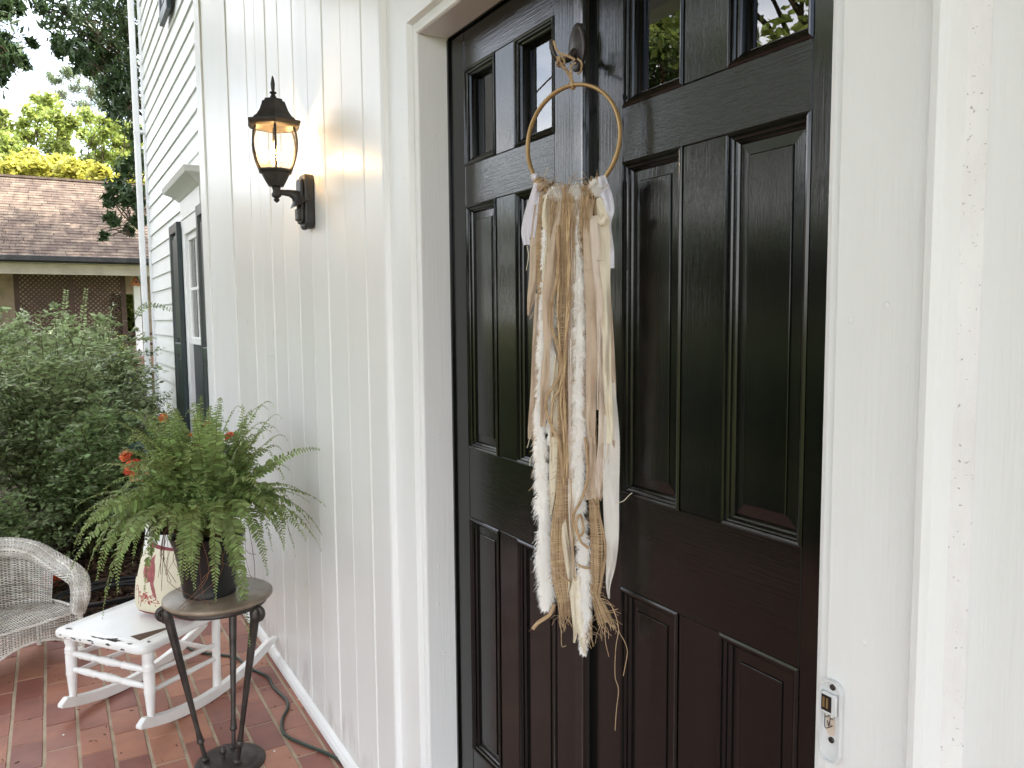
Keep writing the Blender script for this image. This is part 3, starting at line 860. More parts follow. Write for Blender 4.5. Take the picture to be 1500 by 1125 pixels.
hk = spline([(-1.279, .898, 2.108), (-1.281, .884, 2.094), (-1.284, .868, 2.088), (-1.288, .856, 2.096), (-1.290, .851, 2.112), (-1.291, .850, 2.124)], 24)
MB().tube(hk, np.concatenate([np.linspace(.0085, .0052, 12), np.linspace(.0052, .0040, 12)]), 10).build("hook_arm", bronze, hook, smooth=True)
# hoop
hp = [PC + HE * RR * cos(a) + np.array([0, 0, 1]) * RR * sin(a) for a in np.linspace(0, 2 * pi, 97)]
V = []; F = []
nn = 96
for i in range(nn):
    a = 2 * pi * i / nn
    er = HE * cos(a) + np.array([0, 0, 1]) * sin(a)
    for k in range(10):
        b = 2 * pi * k / 10
        V.append(PC + er * (RR + .0037 * cos(b)) + HN * .0054 * sin(b))
for i in range(nn):
    for k in range(10):
        F.append((i * 10 + k, i * 10 + (k + 1) % 10, ((i + 1) % nn) * 10 + (k + 1) % 10, ((i + 1) % nn) * 10 + k))
MB().add(V, F).build("hoop", hoop_m, hang, smooth=True)

def strand(P, r, parent=None, name="twine", ply=3, n=5, mat=jute_m):
    """a twisted cord: ply strands wound round the path, plus a few stray fibres"""
    P = np.asarray(P); m = len(P)
    T = np.gradient(P, axis=0); T /= np.linalg.norm(T, axis=1)[:, None] + 1e-12
    L = np.concatenate([[0], np.cumsum(np.linalg.norm(np.diff(P, axis=0), axis=1))])
    up = np.cross(T, np.array([.31, .87, .2])); up /= np.linalg.norm(up, axis=1)[:, None]
    bi = np.cross(T, up)
    mb = MB()
    for k in range(ply):
        ph = 2 * pi * k / ply + L / (r * 5.5)
        mb.tube(P + (up * np.cos(ph)[:, None] + bi * np.sin(ph)[:, None]) * r * .5, r * .62, n)
    for k in range(int(m * .35)):
        i = random.randrange(m); d = rng.normal(size=3); d /= np.linalg.norm(d)
        p = P[i]; mb.tube([p, p + d * r * 1.6 + T[i] * r, p + d * r * 2.2 + T[i] * r * 2.5], .00022, 3, False)
    return mb
def twine_px(pts, r, off, name="twine", ply=3, n=None):
    w = [on_h(p[0], p[1], off + (p[2] if len(p) > 2 else 0)) for p in pts]
    L = sum(np.linalg.norm(np.subtract(w[i + 1], w[i])) for i in range(len(w) - 1))
    strand(spline(w, n or max(12, int(L / .003))), r, ply=ply).build(name, jute_m, hang, smooth=True)

# hanging cord: from the hook to the hoop, knotted, with loose ends
top = PC + np.array([0, 0, RR])
for dx in (-.0016, .0016):
    P = spline([np.array([-1.283, .868 + dx, 2.094]), np.array([-1.279 + dx, .866, 2.078]), (np.array([-1.279, .866, 2.094]) + top) / 2 + HE * dx, top + HE * dx + np.array([0, 0, .008]), top + HE * dx - HN * .006 - np.array([0, 0, .003]), top + HE * dx - np.array([0, 0, .006])], 40)
    strand(P, .0021).build("twine", jute_m, hang, smooth=True)
P = [top + HN * .0065 * cos(a) + np.array([0, 0, .0045 * sin(a)]) + HE * .0035 * a / 12 for a in np.linspace(0, 14, 40)]
strand(P, .0019).build("twine", jute_m, hang, smooth=True)
kc = np.array([-1.279, .864, 2.084])
P = [kc + np.array([.007 * cos(a) * (1 + .2 * sin(3 * a)), .007 * sin(a), .0075 * sin(1.7 * a)]) for a in np.linspace(0, 15, 60)]
strand(P, .0020).build("knot", jute_m, hang, smooth=True)
twine_px([(842, 88, .0), (832, 82, .01), (822, 79, .012), (815, 72, .012), (811, 60, .012)], .0022, .012, "loose_end")
twine_px([(843, 92), (836, 98, .01), (838, 112, .008), (835, 106, .01)], .0016, .01, "loose_end")
twine_px([(846, 86, .004), (852, 92, .006), (851, 104, .004), (846, 108, .0)], .0018, .006, "loose_end")

def ribbon(name, mat, pts, off=0.0, zig=True, ripple=.0024, fold=0.0, seed=0, twist=None):
    """cloth strip through (u, v, width in photo pixels[, extra depth]); pinked edges and soft folds"""
    r_ = np.random.default_rng(seed + 11)
    Q = np.array([[p[0], p[1], p[2], p[3] if len(p) > 3 else 0.0] for p in pts], float)
    L = np.sum(np.linalg.norm(np.diff(Q[:, :2], axis=0), axis=1)) * MPX
    n = max(10, int(L / .0021))
    S_ = spline(Q, n)
    C = np.array([on_h(a, b, off + d) for a, b, w, d in S_])
    W = np.clip(S_[:, 2], .5, None) * MPX / 2
    T = np.gradient(C, axis=0); T /= np.linalg.norm(T, axis=1)[:, None]
    vd = (C - CC); vd /= np.linalg.norm(vd, axis=1)[:, None]
    X = np.cross(T, vd); X /= np.linalg.norm(X, axis=1)[:, None]
    N = np.cross(X, T)
    m = 9
    s = np.linspace(-1, 1, m)
    l = np.linspace(0, L, n)
    ph = r_.uniform(0, 6.28, 4)
    P = np.zeros((n, m, 3))
    tw = fold * np.sin(l * r_.uniform(9, 15) + ph[3])
    for j in range(m):
        z = ripple * (np.sin(l * 28 + ph[0] + s[j] * 1.9) + .7 * np.sin(l * 61 + ph[1] - s[j] * 2.7) + .9 * np.cos(s[j] * 3.1 + ph[2] + l * 11))
        e = W * s[j]
        if zig and abs(s[j]) == 1: e = e + np.sign(s[j]) * .0009 * (np.arange(n) % 2)
        P[:, j] = C + X * (e * np.cos(tw))[:, None] + N * (z + e * np.sin(tw))[:, None]
    return MB().grid(P).build(name, mat, hang, smooth=True, auto=180)

def fur(name, pts, off, n, seed=0, fl=1.2):
    r_ = np.random.default_rng(seed + 5)
    Q = np.array([[p[0], p[1], p[2]] for p in pts], float)
    S_ = spline(Q, 160)
    C = np.array([on_h(a, b, off) for a, b, w in S_]); W = S_[:, 2] * MPX / 2
    T = np.gradient(C, axis=0); T /= np.linalg.norm(T, axis=1)[:, None]
    vd = C - CC; vd /= np.linalg.norm(vd, axis=1)[:, None]
    X = np.cross(T, vd); X /= np.linalg.norm(X, axis=1)[:, None]; N = np.cross(X, T)
    N = np.where(np.sum(N * vd, axis=1)[:, None] > 0, -N, N)
    nt = n // 16
    ti = r_.integers(0, 158, nt)
    ang = r_.uniform(-1.75, 1.75, nt)
    curl = r_.normal(0, .5, nt)
    Vs = []
    for k in range(nt):
        i = ti[k]; w = W[i]
        lat = X[i] * sin(ang[k]) + N[i] * cos(ang[k])
        m = 16
        L = w * fl * r_.uniform(.75, 1.25, m)
        base = C[i] + X[i] * r_.normal(0, .18, m)[:, None] * w + T[i] * r_.normal(0, .25, m)[:, None] * w - N[i] * w * .1
        d0 = lat[None] + r_.normal(0, .28, (m, 3)) + T[i] * .25
        d1 = lat[None] * .6 + r_.normal(0, .30, (m, 3)) + T[i] * (1.0 + .3 * curl[k]) + np.array([0, 0, -.25])
        d0 /= np.linalg.norm(d0, axis=1)[:, None]; d1 /= np.linalg.norm(d1, axis=1)[:, None]
        side = np.cross(d0, vd[i]); side /= np.linalg.norm(side, axis=1)[:, None] + 1e-9
        h = r_.uniform(.00028, .00055, m)[:, None]
        p0, p1, p2 = base, base + d0 * L[:, None] * .6, base + d0 * L[:, None] * .6 + d1 * L[:, None] * .6
        Vs.append(np.stack([p0 - side * h, p0 + side * h, p1 - side * h, p1 + side * h, p2 - side * h * .25, p2 + side * h * .25], 1).reshape(-1, 3))
    V = np.concatenate(Vs); q = np.arange(len(V) // 6)[:, None] * 6
    F = np.concatenate([q + np.array([0, 1, 3, 2]), q + np.array([2, 3, 5, 4])])
    o = link(name, np_mesh(name, V - world_loc(hang), F), fur_m, hang)
    mb = MB().tube(C[::4] - N[::4] * W[::4, None] * .15, np.maximum(W[::4] * .50, .001), 8)
    c_ = mb.build("yarn_core", fur_m, o, smooth=True); return o

def burlap(name, pts, off, seed=0, fray=14):
    r_ = np.random.default_rng(seed + 3)
    Q = np.array([[p[0], p[1], p[2], p[3] if len(p) > 3 else 0] for p in pts], float)
    n = 120
    S_ = spline(Q, n)
    C = np.array([on_h(a, b, off + d) for a, b, w, d in S_]); W = S_[:, 2] * MPX / 2
    T = np.gradient(C, axis=0); T /= np.linalg.norm(T, axis=1)[:, None]
    vd = C - CC; vd /= np.linalg.norm(vd, axis=1)[:, None]
    X = np.cross(T, vd); X /= np.linalg.norm(X, axis=1)[:, None]; N = np.cross(X, T)
    L = np.sum(np.linalg.norm(np.diff(C, axis=0), axis=1))
    ph = r_.uniform(0, 6, 3)
    tt = np.linspace(0, 1, n)
    def S(u, v):
        v = np.clip(v, -.01, 1.01)
        f = lambda A: np.stack([np.interp(v, tt, A[:, k]) for k in range(3)], -1)
        w = np.interp(v, tt, W)
        e = (u - .5) * 2
        z = .0022 * np.sin(v * L * 26 + ph[0] + e * 2) + .002 * np.cos(e * 2.6 + ph[1])
        return f(C) + f(X) * (e * w)[..., None] + f(N) * z[..., None]
    wav = np.mean(W) * 2
    nw = max(5, int(wav / .0019)); nf = max(12, int(L / .0021))
    o = woven(name, S, nw, nf, .36 / nw, .34 / nf, .00055, jute_m, jute_m, hang, jit=.22, mid=.8)
    mb = MB()
    for k in range(fray):                 # frayed ends and side threads
        u = r_.uniform(0, 1); p = S(np.array([u]), np.array([1.0]))[0]
        ln = r_.uniform(.008, .03); d = T[-1] * 1.0 + X[-1] * r_.normal(0, .3) + N[-1] * r_.normal(0, .15)
        mb.tube(spline([p, p + d * ln * .5 + X[-1] * r_.normal(0, .003), p + d * ln], 6), .00045, 4, False)
    for k in range(fray * 2):
        v = r_.uniform(.0, 1); sd = r_.choice([0, 1]); i = int(v * (n - 1))
        p = S(np.array([float(sd)]), np.array([v]))[0]
        d = X[i] * (1 if sd else -1) + T[i] * r_.uniform(-.2, 1.0) + N[i] * r_.normal(0, .3)
        ln = r_.uniform(.003, .010) * (1 + 1.2 * (v > .85))
        mb.tube([p, p + d * ln * .6, p + d * ln + T[i] * ln * .4], .0004, 4, False)
    tag(mb.build("frayed_thread", jute_m, o), kind='stuff')
    return o

# back layer
burlap("burlap_strip", [(797, 284, 13), (793, 330, 14), (791, 390, 13), (793, 430, 11), (795, 470, 8)], .004, 1)
burlap("burlap_strip", [(832, 292, 20), (828, 380, 20), (826, 460, 19), (825, 560, 17), (824, 650, 16), (823, 720, 18), (821, 775, 30), (821, 835, 29), (826, 880, 21), (828, 902, 19)], .008, 2, 26)
burlap("burlap_strip", [(856, 292, 12), (858, 380, 12), (862, 470, 12), (866, 570, 12), (869, 660, 12), (870, 735, 16), (874, 790, 20), (873, 850, 19), (872, 872, 14), (880, 893, 20), (887, 912, 24)], .001, 3, 22)
burlap("burlap_strip", [(858, 860, 9), (861, 900, 11), (863, 935, 10)], .004, 4, 10)
burlap("burlap_strip", [(786, 580, 8), (784, 640, 9), (788, 690, 10), (789, 720, 7)], .000, 5, 8)
ribbon("blush_ribbon", cloth_blush, [(789, 300, 12), (784, 350, 14), (782, 400, 13), (778, 435, 11), (774, 462, 3)], .002, seed=1)
ribbon("blush_ribbon", cloth_blush, [(884, 300, 10), (888, 420, 12), (893, 520, 14), (896, 590, 13), (892, 660, 16), (885, 700, 15), (878, 733, 4)], -.003, seed=2, fold=.3)
ribbon("blush_ribbon", cloth_blush, [(789, 430, 10), (786, 500, 12), (783, 570, 12), (779, 620, 11), (776, 643, 5)], .001, seed=3, fold=.3)
ribbon("pale_ribbon", cloth_pale, [(878, 300, 9), (881, 420, 11), (884, 540, 13), (884, 640, 15), (880, 690, 15), (876, 728, 7)], .002, seed=4, fold=.25)
ribbon("white_ribbon", cloth_ivory, [(893, 560, 14), (896, 640, 22), (895, 720, 23), (896, 785, 20), (895, 825, 14), (891, 858, 6), (892, 877, 1.5)], -.002, seed=5)
# more strips filling the back of the bundle
ribbon("pale_ribbon", cloth_pale, [(806, 292, 8), (806, 380, 10), (808, 470, 12), (812, 560, 12), (815, 650, 9), (815, 700, 4)], .000, seed=31)
ribbon("cream_ribbon", cloth_cream, [(842, 292, 8), (840, 380, 10), (841, 480, 11), (842, 580, 12), (841, 660, 10), (842, 760, 8), (844, 800, 4)], -.001, seed=32)
ribbon("blush_ribbon", cloth_blush, [(854, 296, 9), (857, 400, 10), (858, 500, 12), (858, 600, 11), (858, 680, 8)], .001, seed=33)
ribbon("blush_ribbon", cloth_blush, [(874, 296, 9), (880, 400, 12), (884, 500, 12), (888, 600, 14), (885, 670, 12), (884, 705, 6)], -.001, seed=34, fold=.3)
ribbon("cream_ribbon", cloth_cream, [(822, 620, 9), (817, 700, 9), (829, 800, 10), (836, 850, 8), (832, 875, 3)], .004, seed=35)
# fluffy strips
fur("fluffy_strip", [(800, 286, 9), (797, 350, 8), (796, 430, 12), (794, 490, 15), (792, 540, 13), (789, 600, 13), (791, 640, 20), (794, 690, 23), (795, 735, 25), (796, 790, 26), (799, 840, 26), (801, 872, 22), (799, 893, 10)], .010, 9000, 1)
fur("fluffy_strip", [(812, 440, 10), (808, 500, 16), (807, 555, 14), (804, 610, 12), (806, 650, 9)], .004, 2200, 2)
fur("fluffy_strip", [(846, 290, 9), (846, 340, 9), (848, 385, 16), (850, 430, 21), (849, 520, 21), (847, 580, 19), (849, 640, 22), (847, 700, 21), (850, 745, 18), (854, 800, 20), (856, 860, 21), (857, 905, 17), (854, 940, 13), (855, 960, 7)], .008, 9500, 3)
# front layer
ribbon("cream_ribbon", cloth_cream, [(802, 284, 5), (800, 305, 10), (800, 328, 11), (803, 346, 5), (799, 390, 7), (797, 430, 8)], .013, seed=6, fold=.35)
ribbon("blush_ribbon", cloth_blush, [(820, 296, 6), (817, 325, 9), (811, 365, 14), (805, 420, 19), (803, 470, 16), (801, 510, 9), (799, 545, 13), (797, 580, 11), (795, 625, 7)], .018, seed=7)
ribbon("blush_ribbon", cloth_blush, [(838, 298, 7), (837, 340, 8), (838, 400, 7), (837, 440, 4)], .014, seed=8, fold=.3)
ribbon("blush_ribbon", cloth_blush, [(866, 292, 9), (862, 320, 13), (865, 380, 19), (868, 440, 20), (868, 500, 18), (866, 560, 15), (866, 620, 12), (867, 650, 8)], .014, seed=9)
ribbon("blush_ribbon", cloth_blush, [(868, 640, 9), (867, 690, 12), (865, 716, 18), (866, 732, 15)], .011, seed=10)
ribbon("pale_ribbon", cloth_pale, [(870, 316, 9, .006), (871, 335, 13, .004), (875, 390, 13), (878, 450, 9), (878, 520, 5), (876, 600, 4)], .016, seed=11, fold=.2)
ribbon("cream_ribbon", cloth_cream, [(878, 290, 9), (884, 320, 15), (886, 360, 15), (887, 420, 13), (889, 500, 12), (890, 560, 11), (893, 610, 10), (892, 650, 8)], .010, seed=12)
ribbon("cream_ribbon", cloth_cream, [(876, 318, 10, .006), (882, 322, 15, .012), (888, 318, 11, .008)], .012, zig=False, seed=13, fold=.5)
ribbon("pale_ribbon", cloth_pale, [(836, 440, 3), (835, 520, 6), (836, 600, 7), (836, 680, 8), (836, 740, 7), (838, 800, 4), (842, 845, 5)], .012, seed=14)
ribbon("cream_ribbon", cloth_cream, [(846, 842, 4), (848, 880, 10), (850, 910, 11), (853, 935, 9), (857, 958, 4)], .016, seed=15)
ribbon("cream_ribbon", cloth_cream, [(842, 846, 4), (840, 872, 9), (842, 905, 8), (843, 925, 6), (841, 942, 2)], .013, seed=16)
ribbon("cream_ribbon", cloth_cream, [(815, 520, 5), (813, 570, 9), (811, 640, 11), (811, 690, 13), (809, 725, 8), (807, 755, 2)], .014, seed=17, fold=.2)
ribbon("white_tie", cloth_white, [(788, 268, 12, .004), (784, 290, 17), (776, 315, 17), (770, 340, 13), (772, 359, 10)], .006, zig=True, seed=18, fold=.3)
ribbon("white_tie", cloth_white, [(789, 270, 10, .004), (786, 300, 14), (781, 325, 13), (780, 348, 7)], .002, zig=True, seed=19, fold=.4)
ribbon("white_tie", cloth_white, [(881, 258, 10, .006), (887, 280, 14), (893, 305, 13), (891, 330, 8), (895, 365, 8), (896, 393, 7)], .006, zig=True, seed=20, fold=.3)
ribbon("white_tie", cloth_white, [(880, 262, 9, .006), (884, 285, 10), (888, 300, 8)], .010, zig=False, seed=21, fold=.4)
# white wraps and knots on the hoop
def ring_pt(u):
    """angle on the hoop under photo column u, lower half"""
    best = min(np.linspace(pi, 2 * pi, 400), key=lambda a: abs((lambda P: 750 + FPX * ((P - CC) @ CR) / ((P - CC) @ CF))(PC + HE * RR * cos(a) + np.array([0, 0, RR * sin(a)])) - u))
    return best
for ua, ub in ((782, 794), (873, 884)):
    a0, a1 = ring_pt(ua), ring_pt(ub)
    P = np.zeros((26, 14, 3))
    for i, a in enumerate(np.linspace(a0, a1, 26)):
        er = HE * cos(a) + np.array([0, 0, 1]) * sin(a)
        for k in range(14):
            b = 2 * pi * k / 13
            rr = .0075 + .0016 * sin(i * 1.1 + 2 * b) + .0008 * sin(5 * b + i)
            P[i, k] = PC + er * (RR + rr * cos(b)) + HN * rr * sin(b)
    MB().grid(P).build("white_wrap", cloth_white, hang, smooth=True, auto=180)
aa, ab = ring_pt(790), ring_pt(880)
ks = np.linspace(aa, ab, 12)
for i, a in enumerate(ks):
    er = HE * cos(a) + np.array([0, 0, 1]) * sin(a); et = -HE * sin(a) + np.array([0, 0, 1]) * cos(a)
    c = PC + er * RR
    if i in (2, 3, 6, 7):
        continue
    mt, nm = ((jute_m, "jute_knot"), (cloth_blush, "blush_knot"), (jute_m, "jute_knot"))[i % 3]
    P = [c + er * .0085 * cos(b) + HN * .0085 * sin(b) + et * (.009 * b / 12 - .0045) for b in np.linspace(0, 12.5, 44)]
    strand(P, .0034, ply=3, mat=mt).build(nm, mt, hang, smooth=True)
for u0, u1, v0 in ((808, 822, 285), (836, 852, 283), (868, 878, 276)):
    fur("fluffy_knot", [(u0, v0 + 2, 15), ((u0 + u1) / 2, v0 - 3, 16), (u1, v0 + 2, 15)], .010, 2600, int(u0))
# jute bundle: fine loose fibres down the middle
mb = MB()
for k in range(230):
    c0 = rng.choice([812, 824, 830, 834, 856, 862]); u = c0 + rng.normal(0, 5); v = rng.uniform(268, 300)
    L = rng.uniform(25, 170) if c0 < 840 else rng.uniform(20, 90)
    pts = [(u, v)]
    for q in range(4):
        u += rng.normal(-.3, 2.2); v += L / 4; pts.append((u, v))
    mb.tube(spline([on_h(a, b, .013 + rng.uniform(-.004, .006)) for a, b in pts], 9), rng.uniform(.0003, .0006), 3, False)
for k in range(170):                      # short whiskers at the knots
    u = rng.uniform(792, 880); a = ring_pt(u) if k % 4 == 0 else None
    v = 276 + rng.normal(0, 8) + (abs(u - 838) / 46) ** 2 * -8; dx, dy = rng.normal(0, 9), rng.normal(2, 9)
    mb.tube(spline([on_h(u, v, .008), on_h(u + dx * .6, v + dy * .5, .014), on_h(u + dx, v + dy, .012)], 6), rng.uniform(.0003, .0005), 3, False)
for k in range(90):                       # frizz along the lengths
    u, v = rng.uniform(786, 890), rng.uniform(300, 880); dx, dy = rng.normal(0, 6), rng.normal(10, 12)
    mb.tube(spline([on_h(u, v, .016), on_h(u + dx, v + dy * .5, .019), on_h(u + dx * .4, v + dy, .016)], 6), .00028, 3, False)
tag(mb.build("loose_fibre", jute_m, hang), kind='stuff')
# ropes
twine_px([(817, 330), (818, 380), (814, 420), (806, 450), (806, 472), (813, 495), (820, 520), (821, 545), (813, 562), (802, 580), (800, 600), (808, 625), (818, 645), (822, 668), (824, 700)], .0030, .024)
twine_px([(815, 340), (819, 400), (817, 450), (820, 500), (824, 540), (820, 570), (811, 585), (808, 610), (809, 640)], .0022, .021)
twine_px([(834, 300), (834, 380), (833, 450), (828, 520), (826, 580), (830, 640), (831, 700)], .0026, .020)
twine_px([(830, 310), (832, 390), (830, 470), (826, 530), (822, 590), (827, 650), (826, 710)], .0022, .0185)
twine_px([(857, 640), (861, 690), (854, 725), (842, 750), (839, 765), (848, 785), (855, 775), (850, 755), (844, 765), (850, 792), (862, 803)], .0026, .020)
twine_px([(868, 730), (876, 752), (884, 780), (887, 810), (883, 840), (878, 870)], .0022, .015)
twine_px([(845, 826), (855, 831), (864, 832)], .0026, .018)
twine_px([(820, 840), (826, 846), (836, 852)], .0018, .020)
twine_px([(812, 886), (806, 899), (796, 907), (786, 914), (781, 921)], .0036, .016)
twine_px([(836, 700), (838, 760), (840, 810), (842, 850)], .0012, .022)
# long loose threads at the foot
for pts in ([(876, 876), (890, 880), (899, 895), (906, 920), (902, 950), (901, 990), (906, 1010), (903, 1040), (901, 1070)],
            [(884, 882), (896, 888), (903, 905), (907, 925), (915, 940), (919, 955), (916, 975), (913, 990)],
            [(880, 894), (892, 895), (905, 892)], [(886, 920), (887, 940), (892, 962)],
            [(819, 900), (822, 925), (823, 946), (829, 946)], [(776, 640), (774, 650), (772, 656)], [(792, 660), (778, 670), (776, 682)],
            [(772, 360), (774, 375), (771, 396)], [(902, 737), (913, 734), (921, 726), (926, 722)]):
    MB().tube(spline([on_h(a, b, .006) for a, b in pts], 40), .0007, 5).build("loose_thread", cloth_cream if pts[0][0] < 800 or pts[0][0] > 900 else jute_m, hang, smooth=True)

# ------------------------------------------------------------------ rocking chair
RC = thing("rocking_chair", "chipped white painted wooden rocking chair holding a cream pillow", "rocking chair", (-3.391, .135, 0), atan2(.594, .804))
def rk(t): return (t - .27) ** 2 / 1.9
for sx in (-1, 1):
    top_, bot_ = [], []
    for t in np.linspace(-.062, .72, 30):
        b = rk(t); h = .043
        if t < -.03: h = .043 - .03 * ((-.03 - t) / .032) ** 2
        if t > .66: h = .043 - .026 * ((t - .66) / .06)
        bot_.append((t, b)); top_.append((t, b + h))
    poly = bot_ + top_[::-1]
    MB().prism(poly, lambda p, q: (sx * .214 + (-.014 if q == 0 else .014), p[0], p[1])).build("rocker", white_wood, RC, local=True, bevel=.003, ang=50)
    z0 = rk(0) + .040
    prof = [(.0135, z0), (.0145, z0 + .02), (.0195, .165), (.0215, .175), (.0225, .180), (.0215, .186), (.021, .195), (.0215, .255), (.0205, .262), (.0232, .268), (.0205, .275),
            (.0225, .281), (.0200, .287), (.0175, .297), (.0215, .310), (.0225, .322), (.0195, .334), (.0185, .340), (.0205, .346)]
    MB().lathe(prof, 18, (sx * .214, 0, 0)).build("leg", white_wood, RC, local=True, smooth=True)
    # rear post continues up into the back
    pp = spline([(sx * .205, .352, rk(.352) + .03), (sx * .207, .362, .36), (sx * .214, .385, .52), (sx * .222, .42, .665)], 16)
    MB().tube(pp, np.concatenate([np.full(5, .0175), np.linspace(.0175, .014, 11)]), 12).build("post", white_wood, RC, local=True, smooth=True)
    MB().lathe([(.010, 0), (.017, .008), (.019, .02), (.014, .032), (.002, .038)], 14, (sx * .222, .42, .660)).build("finial", white_wood, RC, local=True, smooth=True)
    for z, z2 in ((.250, .225), (.178, .165)):
        MB().tube(spline([(sx * .214, .0, z), (sx * .210, .18, (z + z2) / 2), (sx * .2065, .355, z2)], 12), [.0085 + .0025 * sin(pi * i / 11) for i in range(12)], 10).build("side_stretcher", white_wood, RC, local=True, smooth=True)
for z in (.262, .196):
    pf = [(.0085, -.208), (.0105, -.19), (.0145, -.12), (.013, -.088), (.0155, -.082), (.0125, -.075), (.011, -.062), (.0165, -.022), (.0135, -.014), (.018, 0), (.0135, .014), (.0165, .022), (.011, .062), (.0125, .075), (.0155, .082), (.013, .088), (.0145, .12), (.0105, .19), (.0085, .208)]
    MB().lathe(pf, 14, (0, 0, z), (1, 0, 0)).build("front_stretcher", white_wood, RC, local=True, smooth=True)
MB().tube([(-.206, .355, .2), (.206, .355, .2)], .0105, 10).build("rear_stretcher", white_wood, RC, local=True, smooth=True)
# seat with rounded front corners
so = []
def arc(cx, cy, r, a0, a1, n=6): return [(cx + r * cos(a), cy + r * sin(a)) for a in np.linspace(a0, a1, n)]
so = arc(.205, -.012, .045, -pi / 2, 0) + [(.228, .36), (.215, .375)] + [(-.215, .375), (-.228, .36)] + arc(-.205, -.012, .045, pi, 1.5 * pi)
seat = MB().prism(so, lambda p, q: (p[0], p[1], .344 if q == 0 else .374)).build("seat", white_wood, RC, local=True, smooth=True, bevel=.010, seg=3, auto=50)
so2 = [(p[0] * .80, .165 + (p[1] - .165) * .80) for p in so]
MB().prism(so2, lambda p, q: (p[0], p[1], .372 if q == 0 else .3765)).build("seat_panel", white_wood, seat, local=True, bevel=.002)
bare = M("bare_grey_wood", (.13, .085, .055), .8, .2, c2=(.08, .05, .035), nscale=40, stretch=(1, 8, 1))
chip = M("chipped_dark_paint", (.045, .036, .034), .7, .3, c2=(.12, .11, .105), nscale=60)
def flake(pts, z, m_=chip, nm="paint_chip"):
    MB().prism(pts, lambda p, q: (p[0], p[1], z if q == 0 else z + .0006)).build(nm, m_, seat, local=True)
def blob(cx, cy, rx, ry, n=14, sd=0):
    r_ = np.random.default_rng(sd); return [(cx + rx * (1 + .35 * r_.normal()) * cos(a), cy + ry * (1 + .35 * r_.normal()) * sin(a)) for a in np.linspace(0, 2 * pi, n, endpoint=False)]
flake(blob(.05, -.040, .05, .0065, 18, 2), .3739)
flake(blob(.075, -.030, .03, .008, 16, 3), .3739)
flake(blob(-.02, -.042, .025, .005, 14, 4), .3738)
flake(blob(.215, .005, .010, .007, 12, 5), .3739)
flake(blob(-.19, -.02, .018, .006, 12, 6), .3739)
flake(blob(.165, -.035, .014, .005, 12, 9), .3739)
flake([(.110, .012), (.178, -.004), (.192, .15), (.176, .14)], .3766, bare, "bare_wood_patch")
for k in range(12):          # chips along the front edge
    x = random.uniform(-.2, .2)
    MB().prism(blob(x, .359 + random.uniform(-.006, .006), random.uniform(.004, .012), random.uniform(.002, .004), 10, 20 + k), lambda p, q: (p[0], -.0567 if q == 0 else -.0576, p[1])).build("paint_chip", chip, seat, local=True)
# chair back
MB().tube(spline([(-.213, .384, .50), (0, .40, .50), (.213, .384, .50)], 10), .011, 8).build("back_rail", white_wood, RC, local=True, smooth=True)
P = np.array([[(x, .400 + .025 * (z - .57) / .1 + .03 * cos(x * 6) - .015, z + (.012 * cos(x * 7) if z > .62 else 0)) for z in (.56, .59, .615, .635)] for x in np.linspace(-.226, .226, 14)])
cr = MB().grid(P).grid(P + np.array([0, .018, 0])); cr.build("crest_rail", white_wood, RC, local=True, smooth=True)
for k in range(5):
    x = -.15 + .075 * k
    MB().tube(spline([(x * .95, .368, .37), (x, .380, .44), (x, .398, .50), (x, .415, .58)], 12), [.007, .008, .010, .008, .007, .009, .011, .009, .007, .008, .008, .007], 8).build("spindle", white_wood, RC, local=True, smooth=True)

# pillow
PWX = np.array([.804, .594, 0]); PBK = np.array([-.594, .804, 0])
pc0 = np.array([-3.391, .135, .378]) + PWX * .092 + PBK * .205
pil = thing("pillow", "cream pillow printed with a red cardinal, sitting on the white rocking chair", "pillow", tuple(pc0))
tilt = radians(17)
PUP = np.array([0, 0, 1]) * cos(tilt) + PBK * sin(tilt)
PNO = np.cross(PWX, PUP)            # faces the camera side
if PNO @ PBK > 0: PNO = -PNO
hw_, hh_ = .172, .150
def pil_pt(a, b, sgn):
    # puffed square with pulled-in edges and ears at the corners
    f = max(0, (1 - a ** 2)) ** .42 * max(0, (1 - b ** 2)) ** .42
    px = a * (1 - .04 * (1 - b * b) - .10 * a ** 4 * b ** 4 + .05 * (b < 0) * (1 - b * b)); py = b * (1 - .07 * (1 - a * a) - .10 * a ** 4 * b ** 4)
    wr = .004 * sin(7 * a + 3 * b) * f
    return pc0 + PWX * px * hw_ + PUP * (py * hh_ + hh_) + PNO * sgn * (.085 * f + wr) - PBK * .02 * (1 + b) * (1 - a * a)
bird = [(-.16, .82), (-.08, .62), (-.02, .52), (.04, .34), (.06, .12), (.02, -.02), (.06, -.22), (.09, -.48), (-.01, -.45), (-.08, -.20), (-.12, -.02), (-.28, .0), (-.40, .14), (-.44, .34), (-.38, .50), (-.34, .62), (-.24, .66)]
face = [(-.40, .55), (-.27, .58), (-.25, .38), (-.33, .32), (-.41, .42)]
def inside(p, poly):
    c = False; n = len(poly)
    for i in range(n):
        (x0, y0), (x1, y1) = poly[i], poly[i - 1]
        if (y0 > p[1]) != (y1 > p[1]) and p[0] < (x1 - x0) * (p[1] - y0) / (y1 - y0) + x0: c = not c
    return c
NP = 150
mb = MB(); Pf = np.array([[pil_pt(a, b, 1) for b in np.linspace(-1, 1, NP)] for a in np.linspace(-1, 1, NP)])
Pb = np.array([[pil_pt(a, b, -1) for b in np.linspace(-1, 1, 40)] for a in np.linspace(-1, 1, 40)])
cover = MB().grid(Pf).build("cover", None, pil, smooth=True)
cover.data.materials.clear()
ca = cover.data.color_attributes.new("print", 'FLOAT_COLOR', 'POINT')
r_ = np.random.default_rng(4)
